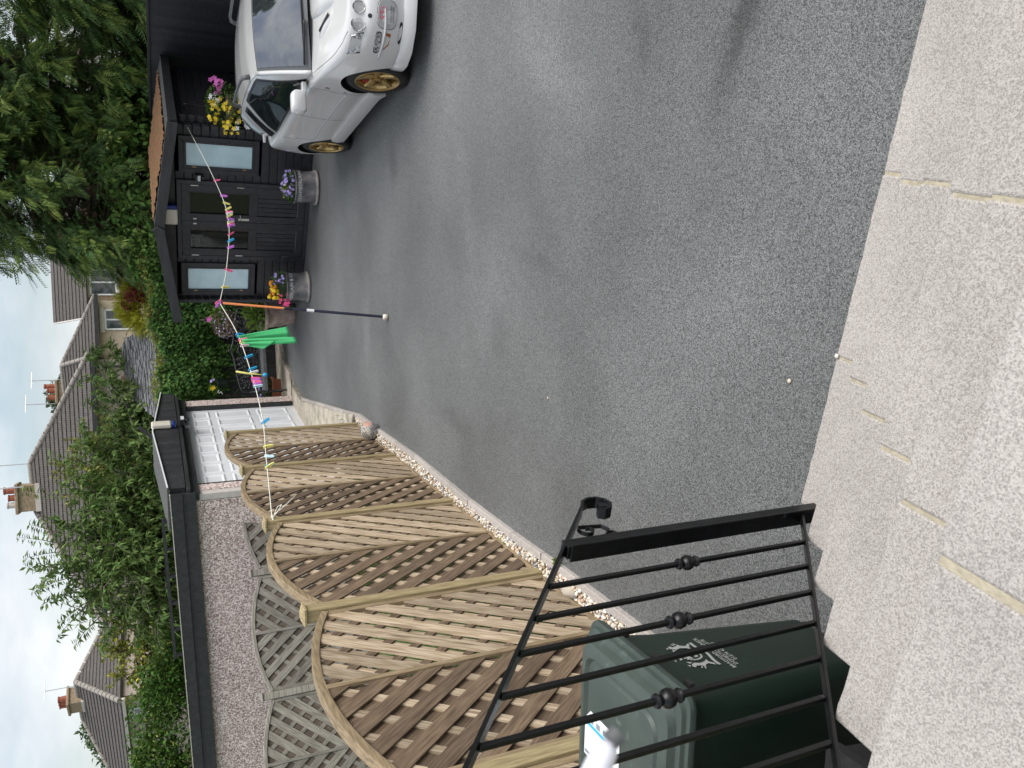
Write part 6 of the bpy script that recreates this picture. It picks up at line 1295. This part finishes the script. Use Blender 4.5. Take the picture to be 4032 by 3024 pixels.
# laurel thicket at the conifers' feet
ls = thing('laurel_shrub', 'broad leaved dark shrub crowding the summerhouse roof edge', 'shrub', (4.4, 17.4, 0), 0)
ps = np.vstack([blobpts(1500, (0, 0, 2.5), (1.5, .7, .75))[0], blobpts(900, (1.6, -.3, 2.45), (1.1, .6, .6))[0], blobpts(700, (-1.5, .1, 2.3), (.7, .5, .6))[0]]); leafmesh('foliage', ps, np.tile([0, -.6, -.35], (len(ps), 1)), nrg.uniform(.09, .19, len(ps)), 'leaf_hedge', ls, LEAF, LEAFF, up=(0, -.5, .8), jit=.55); MB().tube([(0, 0, 0), (.1, 0, 2.2)], [.06, .03], 6).build('stem', 'bark', ls)
def leafy_tree(name, label, x, y, zt, limbs, twigs, leaves, lsize, m_, tmpl, bark, tips=None, group=None, lean=(0, 0), droop=.6, trunk_r=.10, young=None):
    t_ = thing(name, label, 'tree', (x, y, 0), 0, group); wood = MB(); P_ = []; D_ = []
    wood.tube([(0, 0, 0), (lean[0]*.3, lean[1]*.3, zt*.5), (lean[0], lean[1], zt)], [trunk_r, trunk_r*.8, trunk_r*.6], 8)
    for L_ in limbs:
        a_ = np.array([lean[0], lean[1], zt]); b_ = np.array(L_); md_ = (a_+b_)/2+np.array([rnd.uniform(-.2, .2), rnd.uniform(-.2, .2), rnd.uniform(.05, .35)]); cv = lambda s: (1-s)**2*a_+2*s*(1-s)*md_+s*s*b_
        wood.tube([cv(s) for s in (0, .25, .5, .75, 1)], [trunk_r*.5, trunk_r*.38, trunk_r*.25, trunk_r*.15, .006], 5)
        for k in range(twigs):
            s = .18+.82*rnd.random()**.8; p0 = cv(s); d_ = (b_-a_); d_ = d_/np.linalg.norm(d_)*rnd.uniform(.2, .8)+nrg.normal(0, .55, 3); d_[2] = d_[2]*.6+rnd.uniform(-.15, .35); ln = rnd.uniform(.35, .85); d_ = d_/np.linalg.norm(d_)*ln
            tv = lambda u: p0+d_*u+np.array([0, 0, -.18*ln*u*u]); wood.tube([tv(u) for u in (0, .5, 1)], [.010, .007, .003], 3, False)
            for i in range(leaves): u = .15+.85*i/leaves; P_.append(tv(u)+nrg.normal(0, .012, 3)); D_.append(d_/ln*.5+nrg.normal(0, .35, 3)+np.array([0, 0, -droop]))
    if tips:
        for (b0, b1) in tips:
            b0, b1 = np.array(b0), np.array(b1); wood.tube([b0, (b0+b1)/2+np.array([.03, 0, 0]), b1], [.014, .009, .003], 4, False)
            for i in range(16):
                for s in (-1, 1): u = .25+.75*i/15; P_.append(b0+(b1-b0)*u); D_.append(np.array([s*rnd.uniform(.5, .9), rnd.uniform(-.4, .4), -droop*rnd.uniform(.2, .9)])+(b1-b0)/np.linalg.norm(b1-b0)*.3)
    P_ = np.array(P_); D_ = np.array(D_); sel = nrg.random(len(P_)) < (young[1] if young else 0)
    leafmesh('leaves', P_[~sel], D_[~sel], nrg.uniform(lsize*.75, lsize*1.25, (~sel).sum()), m_, t_, tmpl, LEAFF, jit=.25)
    if sel.any(): leafmesh('young_leaves', P_[sel], D_[sel], nrg.uniform(lsize*.75, lsize*1.25, sel.sum()), young[0], t_, tmpl, LEAFF, jit=.25)
    wood.build('trunk_and_branches', bark, t_, smooth=True, fix=False); return t_
cx, cy = -3.0, 20.4
limbs = [(-.6, -.2, 4.9), (.3, .2, 4.7), (1.2, -.2, 4.3), (2.2, -.3, 4.0), (3.0, -.2, 3.6), (3.7, -.2, 3.5), (4.2, -.1, 3.75), (2.6, .3, 3.0), (1.5, -.4, 3.3), (.6, -.6, 3.6), (-.2, -.6, 3.5), (-1.0, -.4, 3.9), (-1.7, -.2, 4.3), (-2.2, -.1, 3.7), (-2.6, 0, 3.2), (-1.3, -.6, 3.0), (-.3, -.7, 2.8), (.8, -.7, 2.7), (1.8, -.6, 2.6), (2.7, -.5, 2.6), (-2.2, -.4, 2.7), (-.9, .2, 4.6), (.9, .3, 4.1), (-1.9, .3, 3.3), (3.2, -.4, 2.8), (0, 0, 4.2)]
tips = [((-.2, 0, 4.4), (.15, 0, 5.45)), ((-.6, 0, 4.5), (-.55, 0, 5.3)), ((-.9, 0, 4.4), (-1.1, 0, 5.2)), ((-1.2, 0, 4.3), (-1.45, 0, 5.05)), ((-1.5, 0, 4.1), (-1.95, 0, 4.75)), ((-1.9, 0, 3.9), (-2.45, 0, 4.45)), ((.9, 0, 4.2), (1.15, 0, 5.35)), ((1.6, 0, 3.9), (1.9, 0, 4.75)), ((.1, 0, 4.6), (.4, 0, 5.2)), ((2.8, -.2, 3.4), (3.1, -.2, 4.0)), ((3.6, -.2, 3.4), (4.3, -.2, 3.8)), ((-.3, 0, 4.5), (-.35, 0, 5.35))]
leafy_tree('cherry_tree', 'loose cherry tree with long drooping leaves above the garage', cx, cy, 1.9, limbs+[(x_*.93+rnd.uniform(-.3, .3), y_+rnd.uniform(-.3, .3), max(2.5, z_-rnd.uniform(.1, .7))) for x_, y_, z_ in limbs], 32, 19, .165, 'leaf_cherry', LONG, 'bark_pale', tips, droop=.55)
leafy_tree('small_tree', 'yellowish green tree in front of the central house', -2.0, 24.5, 2.4, [(.4, 0, 4.9), (1.1, 0, 4.4), (-.4, 0, 4.6), (-.9, 0, 4.0), (.9, -.3, 3.6), (0, -.4, 4.2), (1.5, 0, 3.8), (-.3, -.4, 3.4)], 30, 18, .13, 'leaf_yellowgreen', LEAF, 'bark', droop=.3)
leafy_tree('small_tree', 'light green tree rising over the left hedge', -7.4, 25.5, 1.6, [(.2, 0, 4.1), (.9, 0, 3.7), (-.6, 0, 3.8), (-1.2, 0, 3.3), (1.5, 0, 3.2), (.4, -.4, 3.4), (-.4, -.4, 3.2), (1.0, -.4, 2.9), (-1.4, -.3, 2.8), (2.1, -.2, 2.7)], 34, 18, .14, 'leaf_yellowgreen', LEAF, 'bark', droop=.3, young=('leaf_gold', .12))
hd = thing('garden_hedge', 'dense mid green hedge rising behind the garage roof at left', 'hedge', (-8, 21, 0), 0)
ps = np.vstack([blobpts(k, c, r_, .5)[0] for k, c, r_ in ((6500, (0, 0, 2.0), (2.4, .8, 1.5)), (5000, (-2.3, .3, 1.9), (1.6, .8, 1.55)), (4200, (2.0, .2, 1.7), (1.5, .7, 1.2)), (2600, (3.3, .3, 1.6), (1.2, .6, .9)), (2400, (-1.0, 0, 2.9), (1.1, .6, .6)), (1800, (.9, 0, 2.6), (.9, .6, .55)))]); leafmesh('foliage', ps, np.tile([0, -.5, .1], (len(ps), 1)), nrg.uniform(.08, .16, len(ps)), 'leaf_hedge', hd, jit=.8)
ps = np.vstack([blobpts(420, (-.4, -.3, 2.7), (1.3, .5, .7))[0], blobpts(300, (1.8, -.2, 2.2), (1.2, .5, .6))[0]]); leafmesh('young_leaves', ps, np.tile([0, -.5, .3], (len(ps), 1)), nrg.uniform(.05, .10, len(ps)), 'leaf_yellowgreen', hd, jit=.8); MB().tube([(0, 0, 0), (0, 0, 2)], .06, 6).build('stem', 'bark', hd)
yc = thing('golden_conifer', 'bright yellow feathery conifer behind the creeper', 'shrub', (2.15, 19.3, 0), 0)
ps, d_ = blobpts(2800, (.05, 0, 2.50), (.62, .45, .60), .5); leafmesh('sprays', ps, d_+np.array([0, 0, .5]), nrg.uniform(.12, .26, 2800), 'leaf_gold', yc, FR_, FF_, jit=.3); MB().tube([(0, 0, 0), (0, 0, 2.4)], [.05, .02], 6).build('trunk', 'bark', yc)
ra = thing('red_acer', 'small deep red leaved maple beside the golden conifer', 'shrub', (2.35, 18.75, 0), 0)
ps = np.vstack([blobpts(380, (.05, 0, 2.65), (.20, .2, .40))[0], blobpts(160, (-.40, 0, 2.40), (.14, .15, .22))[0], blobpts(120, (-.15, .1, 2.95), (.2, .15, .15))[0]]); leafmesh('foliage', ps, np.tile([0, -.5, -.5], (len(ps), 1)), nrg.uniform(.06, .11, len(ps)), 'leaf_red', ra, LONG, jit=.6); MB().tube([(0, 0, 0), (0, 0, 2.4)], [.03, .012], 6).build('stem', 'bark', ra)
for lab, c, r_, n_, sz in (('rounded green tree beyond the central house roof', (.4, 52, 6.9), (1.6, 1.5, 1.5), 1700, .32), ('rounded green tree beyond the far left house', (-23.0, 62, 6.2), (3.2, 2.5, 2.3), 2200, .42), ('green tree between beige house and conifers', (6.2, 50, 5.2), (2.0, 1.6, 1.7), 1500, .32), ('grey green tree low behind the far left house', (-27.5, 66, 5.6), (3.0, 2.5, 2.0), 1400, .42)):
    ft = thing('distant_tree', lab, 'tree', (c[0], c[1], 0), 0, 'trees beyond the houses'); ps = np.vstack([blobpts(n_//3, (dx*r_[0], 0, c[2]+dz*r_[2]), np.array(r_)*f, .7)[0] for dx, dz, f in ((0, 0, .8), (-.45, -.2, .6), (.4, .15, .6), (.1, .45, .5))]); leafmesh('crown', ps, nrg.normal(size=(len(ps), 3)), nrg.uniform(sz*.6, sz*1.2, len(ps)), 'leaf_far', ft, jit=.5); MB().tube([(0, 0, 0), (0, 0, c[2])], [.25, .12], 7).build('trunk', 'bark', ft)
# ================================================================ grass behind the trellis, weeds in the gravel
n_ = 9000; s_ = nrg.uniform(-4.5, 6.5, n_); o_ = -nrg.random(n_)**1.5*2.6-.06; ps = np.array(FO)[None]+np.array(FD)[None]*s_[:, None]+np.array(FN)[None]*o_[:, None]; ps[:, 2] = -.12
q = fast('tall_grass', *scatter(np.array([(0, .05, 0), (.5, .035, .05), (1, 0, .2), (.5, -.035, .05)]), LEAFF, ps, rotmats(U(np.tile([0, 0, 1.], (n_, 1))+nrg.normal(0, .25, (n_, 3))), nrg.normal(size=(n_, 3))), nrg.uniform(.10, .26, (n_, 1))*np.ones((1, 3))), 'grass'); tag(q, 'rough green grass growing behind the trellis fence', 'grass', kind='stuff')
for lab, s, o2, k in (('small green weed sprouting from the gravel near the railing scroll', -.22, .165, 14), ('wispy yellow weed growing up the lattice panel', .62, .02, 10)):
    p_ = FO+FD*s+FN*o2; wd_ = thing('weed', lab, 'weed', (p_.x, p_.y, .03), 0); leafmesh('foliage', nrg.normal(0, .012, (k, 3))*np.array([1, 1, .3]), np.tile([0, 0, .8], (k, 1)), nrg.uniform(.03, .07, k), 'leaf_bright', wd_, jit=.7)
